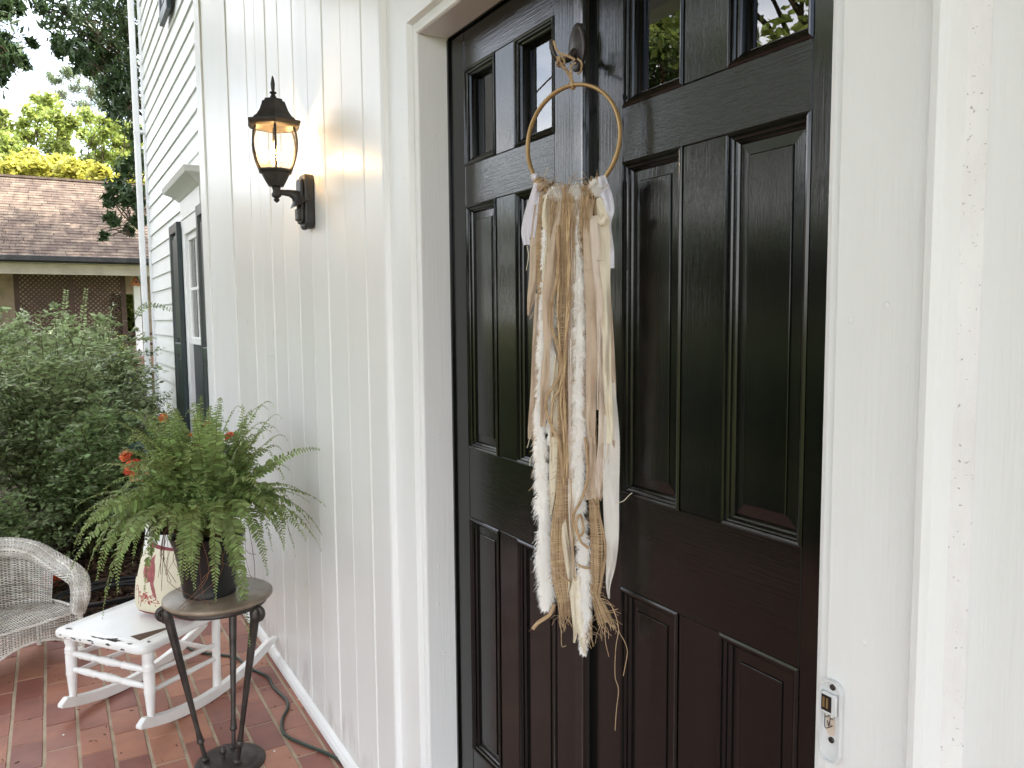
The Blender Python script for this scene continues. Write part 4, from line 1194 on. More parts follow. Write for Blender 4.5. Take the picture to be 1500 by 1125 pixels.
dots = [(-.30 + r_.normal(0, .20), -.50 + r_.normal(0, .11), r_.uniform(.016, .030)) for _ in range(46)]
twigs = [spline([(-.75, -.62), (-.66, -.25), (-.55, -.20), (-.52, -.42), (-.62, -.70)], 40), spline([(-.6, -.8), (-.35, -.55), (-.05, -.40), (.05, -.2)], 50), spline([(-.4, -.62), (-.3, -.4), (-.2, -.33)], 20), spline([(-.25, -.52), (-.05, -.62), (.15, -.6)], 20),
         spline([(-.34, .62), (-.45, .3), (-.30, -.02), (-.1, .05), (-.02, .35)], 60)]
cols = np.zeros((NP * NP, 4), np.float32)
k = 0
lin = np.linspace(-1, 1, NP)
cream = (.66, .61, .47)
for a in lin:
    for b in lin:
        c = cream
        if min(a, b) < -.955 or max(a, b) > .955: c = (.25, .035, .045)
        if any(min((q[0] - a) ** 2 + (q[1] - b) ** 2 for q in t) < .00022 for t in twigs): c = (.35, .13, .10)
        if inside((a, b), bird): c = (.28, .085, .085) if (sin(30 * a + 20 * b) + sin(23 * b)) > -.9 else (.36, .11, .11)
        if inside((a, b), face): c = (.45, .20, .14) if (a * 37 + b * 29) % 1 > .3 else (.06, .03, .03)
        for x, y, r in dots:
            if (a - x) ** 2 + (b - y) ** 2 < r * r: c = (.33, .06, .055)
        cols[k] = (*c, 1); k += 1
ca.data.foreach_set("color", cols.ravel())
pm, nt, b_ = nt_of("printed_pillow_cloth")
at = nt.nodes.new("ShaderNodeAttribute"); at.attribute_name = "print"
nt.links.new(at.outputs["Color"], b_.inputs["Base Color"]); b_.inputs["Roughness"].default_value = .85
tn = nt.nodes.new("ShaderNodeTexNoise"); tn.inputs["Scale"].default_value = 260
bp_ = nt.nodes.new("ShaderNodeBump"); bp_.inputs["Strength"].default_value = .3; bp_.inputs["Distance"].default_value = .001
nt.links.new(tn.outputs[0], bp_.inputs["Height"]); nt.links.new(bp_.outputs[0], b_.inputs["Normal"])
cover.data.materials.append(pm)
MB().grid(Pb).build("back_cover", cloth_cream, pil, smooth=True)
edge = [pil_pt(a, -1, 0) for a in lin[::6]] + [pil_pt(1, b, 0) for b in lin[::6]] + [pil_pt(a, 1, 0) for a in lin[::-6]] + [pil_pt(-1, b, 0) for b in lin[::-6]]
MB().tube(edge, .0045, 8).build("piping", M("dark_red_piping", (.21, .03, .04), .7), pil, smooth=True)

# ------------------------------------------------------------------ plant stand
SB = np.array([-2.872, .487, 0.0]); ST = np.array([-2.918, .476, .602])
eR = np.array([.506, .8626, 0]); eF = np.array([.8626, -.506, 0])
stand = thing("plant_stand", "round topped plant stand on three slim fluted metal legs beside the white wall", "plant stand", tuple(SB))
MB().lathe([(.10, ST[2] - .004), (.150, ST[2] - .004), (.180, ST[2] - .001), (.188, ST[2] + .006), (.187, ST[2] + .014), (.180, ST[2] + .018), (.02, ST[2] + .018)], 64, (ST[0], ST[1], 0)).build("top", stand_top_m, stand, smooth=True, auto=60)
MB().lathe([(.140, ST[2] - .020), (.166, ST[2] - .020), (.170, ST[2] - .014), (.168, ST[2] - .0045), (.14, ST[2] - .0045)], 48, (ST[0], ST[1], 0)).build("apron_ring", stand_metal, stand, smooth=True)
MB().lathe([(.122, .001), (.122, .006), (.116, .011), (.098, .014), (.092, .020), (.078, .023), (.050, .030), (.020, .034), (.002, .035)], 48, (SB[0], SB[1], 0)).build("base", stand_metal, stand, smooth=True, auto=35)
ac = SB + eR * -.018 + eF * .02
MB().lathe([(.006, .030), (.0075, .036), (.006, .040), (.011, .046), (.0135, .054), (.012, .062), (.007, .070), (.001, .075)], 14, (ac[0], ac[1], 0)).build("acorn", stand_metal, stand, smooth=True)
def fluted(P, R, nfl=9, n=36):
    P = np.asarray(P, float); T = np.gradient(P, axis=0); T /= np.linalg.norm(T, axis=1)[:, None]
    up = np.cross(T, np.array([.3, .9, .1])); up /= np.linalg.norm(up, axis=1)[:, None]; bi = np.cross(T, up)
    th = np.linspace(0, 2 * pi, n + 1)
    G = np.zeros((len(P), n + 1, 3))
    for i in range(len(P)):
        r = R[i] * (1 - .16 * np.abs(np.sin(th * nfl / 2)) ** .6)
        G[i] = P[i] + up[i] * (r * np.cos(th))[:, None] + bi[i] * (r * np.sin(th))[:, None]
    return MB().grid(G)
for (rx, fx, bx, bf) in ((-.160, .060, -.078, .030), (.152, .060, .042, .045), (.000, -.140, -.004, -.045)):
    tp = ST + eR * rx + eF * fx; tp[2] = ST[2] - .035
    bt = SB + eR * bx + eF * bf; bt[2] = .026
    d = (tp - bt)
    leg_ = fluted([bt + d * t for t in np.linspace(.0, 1, 20)], np.interp(np.linspace(0, 1, 20), [0, .12, .14, .16, .18, 1], [.0080, .0075, .0110, .0110, .0080, .0165])).build("leg", stand_metal, stand, smooth=True, auto=180)
    u_ = d / np.linalg.norm(d)
    MB().lathe([(.009, -.03), (.013, -.026), (.013, -.018), (.011, -.012)], 14, tuple(bt + d * .17), tuple(u_)).build("collar", stand_metal, leg_, smooth=True)
    MB().lathe([(.013, 0), (.015, .006), (.010, .012)], 14, tuple(bt), tuple(u_)).build("foot", stand_metal, leg_, smooth=True)
    # cast scroll at the head of the leg
    od = eR * rx + eF * fx; od /= np.linalg.norm(od)
    sp = [tp + od * (.010 + .020 * cos(a) * (1 - a / 9)) + np.array([0, 0, .004 + .020 * sin(a) * (1 - a / 9)]) for a in np.linspace(-1.6, 5.2, 26)]
    MB().tube(sp, np.linspace(.012, .006, 26), 8).tube([tp - np.array([0, 0, .03]), tp + np.array([0, 0, .0]), tp + od * .004 + np.array([0, 0, .018])], [.018, .021, .012], 12).build("scroll", stand_metal, leg_, smooth=True)

# ------------------------------------------------------------------ potted fern
PT = np.array([-2.945, .452, ST[2] + .018])
fern = thing("potted_fern", "big arching green fern in a black plastic pot on the metal plant stand", "fern", tuple(PT))
zp = PT[2]
MB().lathe([(.085, zp + .0005), (.090, zp + .0005), (.092, zp + .012), (.0905, zp + .016), (.099, zp + .075), (.110, zp + .150), (.119, zp + .187), (.121, zp + .188), (.1225, zp + .192), (.129, zp + .212), (.130, zp + .218), (.127, zp + .221), (.122, zp + .216), (.116, zp + .19), (.1, zp + .19)], 56, (PT[0], PT[1], 0)).build("pot", pot_m, fern, smooth=True, auto=35)
MB().lathe([(.118, zp + .195), (.09, zp + .205), (.03, zp + .212), (.001, zp + .213)], 30, (PT[0], PT[1], 0)).build("soil", soil_m, fern, smooth=True)
FC = PT + np.array([0, 0, .215])
def frond(p0, p1, p2, p3, L0=.034, parent=fern, sp=.0105, seed=0, bare=.10, curl=0.0):
    r_ = np.random.default_rng(seed)
    P = bez(p0, p1, p2, p3, 60)
    seg = np.linalg.norm(np.diff(P, axis=0), axis=1); s = np.concatenate([[0], np.cumsum(seg)]); L = s[-1]
    n = max(10, int(L * (1 - bare) / sp))
    q = np.linspace(L * bare, L * .995, n)
    C = np.stack([np.interp(q, s, P[:, k]) for k in range(3)], 1)
    T = np.gradient(C, axis=0); T /= np.linalg.norm(T, axis=1)[:, None]
    h = T.copy(); h[:, 2] = 0
    out = np.array(p3) - np.array(p0); out[2] = 0; out /= np.linalg.norm(out) + 1e-9
    X0 = np.cross(out, np.array([0, 0, 1.]))
    roll = r_.normal(0, .35)
    N0 = np.cross(X0[None], T); N0 /= np.linalg.norm(N0, axis=1)[:, None]
    X = X0 * cos(roll) + N0 * sin(roll); N = np.cross(X, T)
    t = np.linspace(0, 1, n)
    ln = L0 * (np.clip(t / .14, .35, 1)) * np.clip((1 - t) * 2.1, .10, 1) ** .75 * r_.uniform(.85, 1.12, n)
    wd = np.clip(ln * .205, .0028, .0072)
    Vs = []
    for sgn in (-1, 1):
        keep = r_.uniform(size=n) > .035
        lean = .32 + r_.normal(0, .10, n)
        d = X * sgn * np.cos(lean)[:, None] + T * np.sin(lean)[:, None] + N * (r_.normal(-.06, .16, n) * (1))[:, None] + np.array([0, 0, -.10])
        d /= np.linalg.norm(d, axis=1)[:, None]
        w_ = np.cross(d, N) ; w_ /= np.linalg.norm(w_, axis=1)[:, None]
        tw = r_.normal(0, .35, n)[:, None]
        w_ = w_ * np.cos(tw) + N * np.sin(tw)
        l, w = ln[:, None], wd[:, None]
        b = C + T * (.5 * sp * (sgn > 0))
        dn = np.array([0, 0, -1.]) * l * .10
        pts = np.stack([b - w_ * w * .55, b + w_ * w * .55, b + d * l * .45 + w_ * w * .95, b + d * l * .45 - w_ * w * .95, b + d * l * .82 + w_ * w * .6 + dn * .5, b + d * l * .82 - w_ * w * .6 + dn * .5, b + d * l + dn], 1)
        Vs.append(pts[keep])
    V = np.concatenate(Vs); m = len(V); V = V.reshape(-1, 3)
    base = (np.arange(m) * 7)[:, None]
    Fq = np.concatenate([base + np.array([0, 1, 2, 3]), base + np.array([3, 2, 4, 5])]); Ft = base + np.array([5, 4, 6])
    # stalk as a thin 3-sided tube
    mb = MB().tube(P[::3], np.linspace(.0017, .0006, len(P[::3])), 3, False)
    Vt = mb.v[0]; off = len(V)
    faces = [tuple(f) for f in Fq] + [tuple(f) for f in Ft] + [tuple(i + off for i in f) for f in mb.f]
    A = np.concatenate([V, Vt]) - world_loc(parent)
    me = bpy.data.meshes.new("frond"); me.from_pydata(A.tolist(), [], faces)
    me.materials.append(fern_m); me.materials.append(rachis_m)
    idx = np.zeros(len(faces), np.int32); idx[len(Fq) + len(Ft):] = 1
    me.polygons.foreach_set("material_index", idx)
    return link("frond", me, [], parent)
FD = (FC - CC) @ CF
def frond_px(u, v, dd, rise=.16, seed=0, L0=.034, p0=None, droop=.0):
    """frond whose tip shows at (u, v), dd metres behind (+) or before (-) the pot"""
    tip = at_d(u, v, FD + dd)
    b = FC + np.array([rng.normal(0, .035), rng.normal(0, .035), 0])
    out = tip - b; hor = out.copy(); hor[2] = 0
    c1 = b + hor * .18 + np.array([0, 0, rise])
    c2 = b + hor * .80 + np.array([0, 0, max(rise * .9, out[2] + rise * .45 + droop)])
    frond(b, c1, c2, tip, L0, seed=seed)
tips = [(295, 585, .05, .20), (265, 655, .0, .22), (236, 655, .05, .2), (213, 700, -.05, .2), (355, 600, .05, .2), (386, 640, -.05, .25), (300, 640, -.1, .2), (275, 700, -.15, .2),
        (476, 662, .12, .16), (482, 748, .08, .2), (470, 805, .0, .2), (476, 792, .12, .2), (448, 790, -.05, .2), (420, 812, -.05, .22), (392, 840, -.06, .24), (452, 735, .1, .18), (425, 690, .1, .2), (365, 660, -.1, .22),
        (105, 772, .0, .2), (108, 800, .08, .18), (112, 742, .0, .2), (135, 690, .05, .2), (150, 720, -.05, .22), (150, 835, -.02, .2), (125, 850, -.08, .2), (175, 830, -.1, .2), (195, 795, -.15, .22), (150, 905, -.10, .2), (210, 880, -.12, .2), (160, 770, -.12, .22), (185, 700, .1, .2), (230, 720, -.15, .22),
        (285, 862, -.17, .2), (316, 880, -.16, .2), (262, 840, -.17, .2), (352, 890, -.10, .22), (366, 945, -.07, .22), (358, 870, -.14, .2), (330, 760, -.22, .2), (300, 770, -.22, .2), (400, 760, -.12, .22), (380, 720, -.18, .22), (250, 790, -.2, .2), (345, 700, -.2, .2),
        (202, 745, -.18, .24), (140, 660 + 120, .1, .2), (320, 690, .1, .25), (430, 760, .14, .2)]
for i, (u, v, dd, r) in enumerate(tips): frond_px(u, v, dd, r, 100 + i, L0=.031 + .006 * rng.random())
for i in range(215):
    az = rng.uniform(0, 2 * pi) if i < 105 else (rng.normal(pi + .9, .9) if i < 150 or i > 195 else rng.uniform(0, 2 * pi)); R_ = rng.uniform(.20, .46); el = rng.uniform(-.12, .30) if (i % 3 and i < 150) else rng.uniform(.20, .46)
    if el > .15: R_ *= .68
    dirn = np.array([cos(az), sin(az), 0])
    if dirn[1] > 0: R_ = min(R_, (.845 - FC[1]) / max(dirn[1], .01) - .03)
    tip = FC + dirn * R_ + np.array([0, 0, el])
    b = FC + dirn * .03 + rng.normal(0, .02, 3) * np.array([1, 1, 0])
    frond(b, b + dirn * R_ * .15 + np.array([0, 0, .20]), b + dirn * R_ * .75 + np.array([0, 0, max(.18, el + .09)]), tip,   .030 + .010 * rng.random(), seed=300 + i)
# dry stalks hanging over the rim
mb = MB()
for k in range(34):
    a = rng.uniform(0, 2 * pi); d = np.array([cos(a), sin(a), 0]); q = np.cross(d, [0, 0, 1])
    p = FC + d * .09; h = rng.uniform(.06, .22)
    mb.tube(spline([p, p + d * .045 + np.array([0, 0, .03]), p + d * .065 + q * rng.normal(0, .03) - np.array([0, 0, h * .5]), p + d * (.05 + rng.uniform(0, .03)) + q * rng.normal(0, .06) - np.array([0, 0, h])], 14), .0009, 4, False)
mb.build("dry_stalk", root_m, fern)

# ------------------------------------------------------------------ green cord on the floor
hp = [(255, 935), (268, 944), (290, 955), (320, 959), (345, 963), (357, 972), (366, 979), (378, 984), (393, 992), (399, 1004), (408, 1014), (420, 1026), (421, 1038), (414, 1052), (413, 1066), (420, 1078), (445, 1090), (480, 1104), (500, 1116), (520, 1140), (560, 1190)]
P = spline([on_z(u, v, .0065) for u, v in hp], 160)
tag(MB().tube(P, .0062, 8).build("extension_cord", hose_m, None, smooth=True), "thin dark green cord snaking over the red tiles beside the wall", "cord")
# bits of debris on the tiles
deb = MB()
for k in range(70):
    u, v = rng.uniform(0, 520), rng.uniform(930, 1120)
    p = on_z(u, v, .0022)
    if p[1] > .80: continue
    a = rng.uniform(0, 6.28); l = rng.uniform(.002, .008)
    deb.obox(p, (cos(a), sin(a), 0), (-sin(a), cos(a), 0), (0, 0, 1), l, rng.uniform(.0008, .002), .0007)
tag(deb.build("floor_debris", mulch_m, None), kind='stuff')
pb = MB()
for u, v in ((93, 1077), (402, 1101), (437, 1025)):
    pb.lathe([(.001, 0), (.004, .001), (.004, .003), (.001, .0045)], 7, tuple(on_z(u, v, .001)))
tag(pb.build("white_pebbles", white_wood, None), kind='stuff')

# ------------------------------------------------------------------ wicker armchair
WC = thing("wicker_chair", "small white wicker armchair with rolled arms at the edge of the porch", "wicker chair", (-4.232, -.222, 0), atan2(.908, -.418))
WC.scale = (.95, .95, .96)
rimp = [(.225, -.185, .235), (.240, -.195, .32), (.252, -.165, .385), (.256, -.10, .408), (.252, .0, .425), (.232, .09, .455), (.185, .16, .500), (.10, .205, .532), (0, .22, .542)]
rimp = rimp + [(-x, y, z) for x, y, z in rimp[-2::-1]]
RP = spline(rimp, 240)
RT = np.gradient(RP, axis=0); RT /= np.linalg.norm(RT, axis=1)[:, None]
rs = np.linspace(0, 1, 240)
outw = np.stack([RP[:, 0], RP[:, 1] * 1.0 + .02, np.zeros(240)], 1); outw /= np.linalg.norm(outw, axis=1)[:, None] + 1e-9
RB = np.cross(RT, outw); RB /= np.linalg.norm(RB, axis=1)[:, None]; RO = np.cross(RB, RT)
RRAD = np.interp(rs, [0, .05, .2, .5, .8, .95, 1], [.032, .042, .047, .048, .047, .042, .032])
f3 = lambda A, v: np.stack([np.interp(v, rs, A[:, k]) for k in range(3)], -1)
def S_rim(u, v):
    a = 2 * pi * u
    return f3(RP, v) + (f3(RO, v) * np.cos(a)[..., None] + f3(RB, v) * np.sin(a)[..., None]) * np.interp(v, rs, RRAD)[..., None]
# strands run round the roll; stakes run along it
woven("rolled_rim", lambda u, v: S_rim(v, u), 96, 40, .16 / 96, .40 / 40, .0030, wicker_m, wicker_m, WC, jit=.12, mid=.5, local=True)
def S_wall(s0, s1, zb):
    def S(u, v):
        s = s0 + (s1 - s0) * u
        p = f3(RP, s) - f3(RO, s) * .012
        zt = p[..., 2] - .012
        q = p.copy(); t = np.clip(v, -.02, 1.02)
        zz = zb + (zt - zb) * t
        lean = .90 + .10 * t
        q[..., 0] *= lean; q[..., 1] = q[..., 1] * lean
        q[..., 2] = zz
        return q
    return S
woven("back_panel", S_wall(.285, .715, .235), 34, 46, .26 / 34, .36 / 46, .0032, wicker_warp, wicker_m, WC, jit=.1, local=True)
for nm, a, b in (("arm_panel", .03, .135), ("arm_panel", .865, .97)):
    woven(nm, S_wall(a, b, .235), 7, 30, .26 / 7, .36 / 30, .0030, wicker_warp, wicker_m, WC, jit=.1, local=True)
def S_seat(u, v):
    x = (u - .5) * .44; yb = -.185 + .36 * v
    x = x * (1 - .18 * np.clip(v - .5, 0, 1) * 2)
    return np.stack([x, yb, .238 + .016 * np.sin(pi * np.clip(u, 0, 1)) * np.sin(pi * np.clip(v, 0, 1)) + .004 * np.sin(u * 19 + v * 7)], -1)
woven("seat", S_seat, 34, 44, .26 / 34, .36 / 44, .0032, wicker_warp, wicker_m, WC, jit=.12, local=True)
def apron(name, pa, pb, deep, arch, n):
    pa, pb = np.array(pa), np.array(pb)
    bow = np.cross((pb - pa) / np.linalg.norm(pb - pa), [0, 0, 1.])
    def S(u, v):
        uu = np.clip(u, 0, 1)
        zb = .238 - deep + arch * (1 - (2 * uu - 1) ** 2)
        p = pa + (pb - pa) * u[..., None] + bow * (.022 * np.sin(pi * uu))[..., None]
        p[..., 2] = .242 + (zb - .242) * v
        return p
    woven(name, S, n, 22, .26 / n, .36 / 22, .0030, wicker_warp, wicker_m, WC, jit=.1, local=True)
    uu = np.linspace(0, 1, 50)
    P = S(uu, np.ones(50))
    mb = MB()
    for k in range(2):
        ph = np.linspace(0, 60, 50) + pi * k
        mb.tube(P + np.stack([.003 * np.cos(ph), np.zeros(50), .003 * np.sin(ph)], 1), .0042, 6)
    mb.build("braid", wicker_m, WC, local=True, smooth=True)
    P2 = S(uu, np.zeros(50)); mb = MB()
    for k in range(2):
        ph = np.linspace(0, 70, 50) + pi * k
        mb.tube(P2 + np.stack([.003 * np.cos(ph), np.zeros(50), .004 + .003 * np.sin(ph)], 1), .0042, 6)
    mb.build("braid", wicker_m, WC, local=True, smooth=True)
apron("front_apron", (-.235, -.19, 0), (.235, -.19, 0), .175, .105, 36)
apron("side_apron", (.235, -.19, 0), (.20, .17, 0), .16, .10, 26)
apron("side_apron", (-.20, .17, 0), (-.235, -.19, 0), .16, .10, 26)
apron("rear_apron", (.20, .17, 0), (-.20, .17, 0), .16, .10, 30)
for x, y in ((.232, -.188), (-.232, -.188), (.195, .168), (-.195, .168)):
    lg = MB().tube([(x, y, .0005), (x, y, .24)], .013, 10)
    for k in range(26): lg.tube([(x + .0135 * cos(a), y + .0135 * sin(a), .012 + k * .0088 + .0088 * a / (2 * pi)) for a in np.linspace(0, 2 * pi, 9)], .0042, 5, False)
    lg.build("leg", wicker_m, WC, local=True, smooth=True)
cast = MB().lathe([(.006, .0), (.014, .004), (.016, .012), (.010, .020), (.005, .026)], 10, tuple(on_z(82, 938, 0)))  # dark caster-like lump near the chair's feet
tag(cast.build("dark_lump", bark_m, None, smooth=True), "small dark lump on the tiles under the wicker chair front", "stone")
#PART3
# ------------------------------------------------------------------ neighbouring house
XN = -20.0
e0, e1 = on_x(0, 372, XN), on_x(205, 378, XN)
ZE = (e0[2] + e1[2]) / 2
XRg = XN - 3.75
ZR = on_x(80, 263, XRg)[2]
neigh_beam = M("shade_toned_cream_paint", (.42, .38, .31), .6, .3, c2=(.34, .30, .24), nscale=3)  # white beam toned down to tan, its shade put into the colour
nb = thing("neighbour_house", "low house beyond the shrubs with brown shingle roof, black gutter and lattice screened porch", "house", (XN, .6, -.3))
slope = (ZR - ZE) / 3.75
sl = sqrt(1 + slope ** 2)
rf = MB().prism([(XN + .02, ZE - .03), (XRg, ZR - .03), (XRg - 3.75, ZE - .03), (XRg - 3.75, ZE - .1), (XRg, ZR - .12), (XN + .02, ZE - .1)], lambda p, t: (p[0], -9.0 if t == 0 else 9.0, p[1])).build("roof", roof_m, nb)
tabs = MB(); EXP = .150
nrow = int(3.75 * sl / EXP)
for r in range(nrow + 1):
    s0 = r * EXP; x0 = XN + .06 - s0 / sl; z0 = ZE + slope * (s0 / sl) - .042
    y = -8.95 + (r % 3) * .11
    while y < 8.9:
        w = .30 + random.uniform(-.02, .02); dz = random.uniform(.012, .022)
        L = min(EXP * 1.25, 3.82 * sl - s0)
        a = np.array([x0, y, z0]); d = np.array([-1, 0, slope]) / sl
        n_ = np.array([slope, 0, 1]) / sl
        jy = random.uniform(-.004, .004)
        A, B = a + n_ * dz + np.array([0, jy, 0]), a + n_ * dz + np.array([0, w - .006 + jy, 0])
        C_, D = B + d * L - n_ * (dz - .004), A + d * L - n_ * (dz - .004)
        A2, B2 = a, a + np.array([0, w - .006, 0])
        tabs.add([A, B, C_, D, A2, B2], [(0, 1, 2, 3), (4, 5, 1, 0)])
        y += w
tag(tabs.build("shingle", roof_m, rf), kind='stuff')
box_part("ridge_cap", roof_m, rf, XRg - .12, XRg + .10, -9, 9, ZR - .02, ZR + .035)
g_ = MB().box(XN + .03, XN + .15, -9.0, 9.0, ZE - .13, ZE - .012).build("gutter", gutter_m, nb, bevel=.01)
box_part("fascia", gutter_m, nb, XN - .02, XN + .028, -9, 9, ZE - .16, ZE - .03)
MB().box(XN - .30, XN - .14, -9, 9, ZE - .40, ZE - .17).build("porch_beam", neigh_beam, nb)
MB().box(XN - 2.6, XN - .022, -9, 9, ZE - .162, ZE - .14).build("soffit", white_far, nb)
XP = XN - 1.0
def yz(u, v, X=XP): p = on_x(u, v, X); return p[1], p[2]
XB = XN - 2.4
ya_, _ = yz(10, 400, XB); yb_, _ = yz(158, 400, XB)
nw = MB().box(XB - .12, XB, -9, yb_, -.3, ZE - .17)
yc_, _ = yz(186, 400, XB)
nw.box(XB - .12, XB, yb_, 9, -.3, .9); nw.box(XB - .12, XB, yb_, 9, 2.28, ZE - .17); nw.box(XB - .12, XB, yc_ + .35, 9, .9, 2.28)
nw.build("wall", neigh_wall, nb)
MB().box(XN - 2.39, XN - .05, -9, 9, .55, .75).build("deck", neigh_wood, nb)
px_posts = ((23, 5), (103, 6), (179, 5))
for u, h in px_posts:
    y, _ = yz(u, 400); MB().box(XP - .05, XP + .05, y - .055, y + .055, -.3, ZE - .165).build("dark_post", neigh_wood, nb)
ya, _ = yz(23, 400); ym, _ = yz(103, 400); yb2, _ = yz(179, 400)
zt = yz(100, 396)[1]
for (p, q) in ((ya + .056, ym - .056), (ym + .056, yb2 - .056)):
    lt = MB().box(XP - .03, XP + .03, p, q, zt - .05, zt + .03).build("lattice_panel", neigh_wood, nb)
    mb = MB(); sp = .105; z0, z1 = .95, zt - .051
    H_ = z1 - z0; Wd = q - p
    k = -int(H_ / sp) - 1
    while k * sp < Wd:
        for s_ in (0, 1):
            ya0 = k * sp; t0 = max(0, -ya0); t1 = min(H_, Wd - ya0)
            if t1 - t0 < .02: continue
            P0, P1 = (ya0 + t0, z0 + t0), (ya0 + t1, z0 + t1)
            if s_: P0, P1 = (Wd - P0[0], P0[1]), (Wd - P1[0], P1[1])
            a = np.array([XP - .006 + .012 * s_, p + P0[0], P0[1]]); b = np.array([XP - .006 + .012 * s_, p + P1[0], P1[1]])
            d = b - a; L = np.linalg.norm(d); d /= L
            mb.obox((a + b) / 2, d, np.cross(d, [1, 0, 0]), (1, 0, 0), L / 2, .017, .0045)
        k += 1
    tag(mb.build("lattice_slats", neigh_wood, lt), kind='stuff')
y, _ = yz(200, 420)
wp = MB().box(XP - .08, XP + .08, y - .075, y + .075, -.3, ZE - .165).build("white_post", white_far, nb, bevel=.008)
box_part("porch_light", gutter_m, nb, XN - .9, XN - .7, yz(167, 392)[0] - .12, yz(167, 392)[0] + .12, ZE - .26, ZE - .165)
for zz in (1.25, 1.0):
    box_part("rail", neigh_wood, nb, XP - .03, XP + .03, yb2 + .06, 9, zz, zz + .06)
# bird house hanging on the white post
yb3, zb3 = yz(199, 412, XP + .12)
bh = thing("birdhouse", "tiny orange A-frame birdhouse hanging on the white post of the far porch", "birdhouse", (XP + .12, yb3, zb3 - .12))
o_m = M("orange_wood", (.42, .15, .06), .7)
MB().prism([(-.10, -.10), (.10, -.10), (0, .10)], lambda p, t: (XP + .085 if t == 0 else XP + .21, yb3 + p[0], zb3 + p[1])).build("body", o_m, bh)
teal = M("teal_paint", (.08, .22, .22), .6)
for s_ in (-1, 1):
    MB().prism([(0, .135), (s_ * .125, -.115), (s_ * .14, -.105), (0, .165)], lambda p, t: (XP + .082 if t == 0 else XP + .23, yb3 + p[0], zb3 + p[1])).build("roof_board", o_m if s_ < 0 else teal, bh)
MB().lathe([(.028, 0), (.028, .004)], 12, (XP + .2105, yb3, zb3 - .02), (1, 0, 0)).build("entrance_hole", pot_m, bh)
MB().tube([(XP + .15, yb3, zb3 + .15), (XP + .15, yb3, zb3 + .30)], .006, 5).build("hanger", gutter_m, bh)

# ------------------------------------------------------------------ trees
def branch_path(a, b, sag=.0, n=10, wob=.06):
    a, b = np.array(a), np.array(b); d = b - a; L = np.linalg.norm(d)
    m1 = a + d * .35 + rng.normal(0, wob, 3) * L + np.array([0, 0, .12 * L]); m2 = a + d * .7 + rng.normal(0, wob, 3) * L + np.array([0, 0, .08 * L - sag])
    return spline([a, m1, m2, b], n)
def tree(name, label, base, h_trunk, r, clusters, mat, leaf, n_per, aspect=.42, flat=.3, down=.1, group=None, limbs=True, top=None, lim=.16, per=16, sig=.24, zs=.75):
    """clusters: list of (centre, radius[, weight])"""
    base = np.array(base, float)
    t = thing(name, label, "tree", tuple(base), 0, group)
    C0 = np.mean([c[0] for c in clusters], axis=0)
    topp = np.array(top) if top is not None else np.array([base[0] * .6 + C0[0] * .4, base[1] * .6 + C0[1] * .4, base[2] + h_trunk])
    tk = MB()
    P = spline([base - np.array([0, 0, .3]), base + (topp - base) * .4 + rng.normal(0, .05, 3) * h_trunk * .3, topp], 12)
    tk.tube(P, np.linspace(r * 1.25, r * .62, 12), 10)
    trunk = tk.build("trunk", bark_m, t, smooth=True)
    pts = []
    lb = MB()
    for c in clusters:
        c0, rad = np.array(c[0], float), c[1]; wgt = c[2] if len(c) > 2 else 1.0
        if limbs:
            k = np.clip(rng.uniform(.55, 1.0), 0, 1)
            a = P[int(k * 11)]
            bp_ = branch_path(a, c0, n=9)
            lb.tube(bp_, np.linspace(r * lim, r * .03, 9) * (1 if wgt >= .65 else .4), 5)
            for q in range(4):
                e = c0 + rng.normal(0, rad * .6, 3)
                lb.tube(branch_path(bp_[rng.integers(5, 8)], e, n=6), np.linspace(r * .045, r * .012, 6), 4)
        # leaves gather in small sprays inside each clump
        n = int(n_per * wgt); ns = max(4, n // per)
        sc_ = rng.normal(size=(ns, 3)); sc_ /= np.linalg.norm(sc_, axis=1)[:, None]
        sc_ = c0 + sc_ * rad * rng.uniform(.2, 1.15, (ns, 1)) * np.array([1, 1, zs])
        idx = rng.integers(0, ns, n)
        pts.append(sc_[idx] + rng.normal(0, 1, (n, 3)) * rad * sig)
    if limbs: lb.build("limb", bark_m, trunk, smooth=True)
    leaf_cloud("crown", np.concatenate(pts), leaf, mat, t, aspect, flat, down)
    return t
def pxc(lst, D, dj=.5):
    return [(at_d(u, v, D + rng.uniform(-dj, dj)), rpx * D / FPX, *w) for u, v, rpx, *w in lst]

# dark oak hanging over the corner of the house
cl = pxc([(92, 18, 30), (122, 38, 34), (152, 16, 34), (184, 26, 30), (82, 52, 20, .7), (140, 62, 28), (172, 74, 26), (108, 78, 18, .7), (92, 72, 12, .5), (132, 98, 14, .6), (152, 88, 20),
          (182, 108, 22), (166, 132, 20), (188, 150, 18), (172, 162, 14, .7), (196, 196, 13, .6), (188, 246, 16), (201, 236, 12), (174, 276, 14, .7), (196, 292, 17), (158, 292, 9, .35), (166, 322, 11, .45), (188, 338, 8, .35),
          (152, 344, 6, .22), (203, 322, 10, .5), (60, 8, 14, .4), (176, -30, 50, 1.6), (110, -40, 50, 1.6), (150, -90, 60, 1.6), (200, 60, 26)], 10.8, .9)
nvis = len(cl)
for k in range(26):
    cl.append((np.array([-14.6, 3.4, 8.5]) + rng.normal(0, 1, 3) * np.array([1.6, 1.8, 1.5]), .75, 1.0))
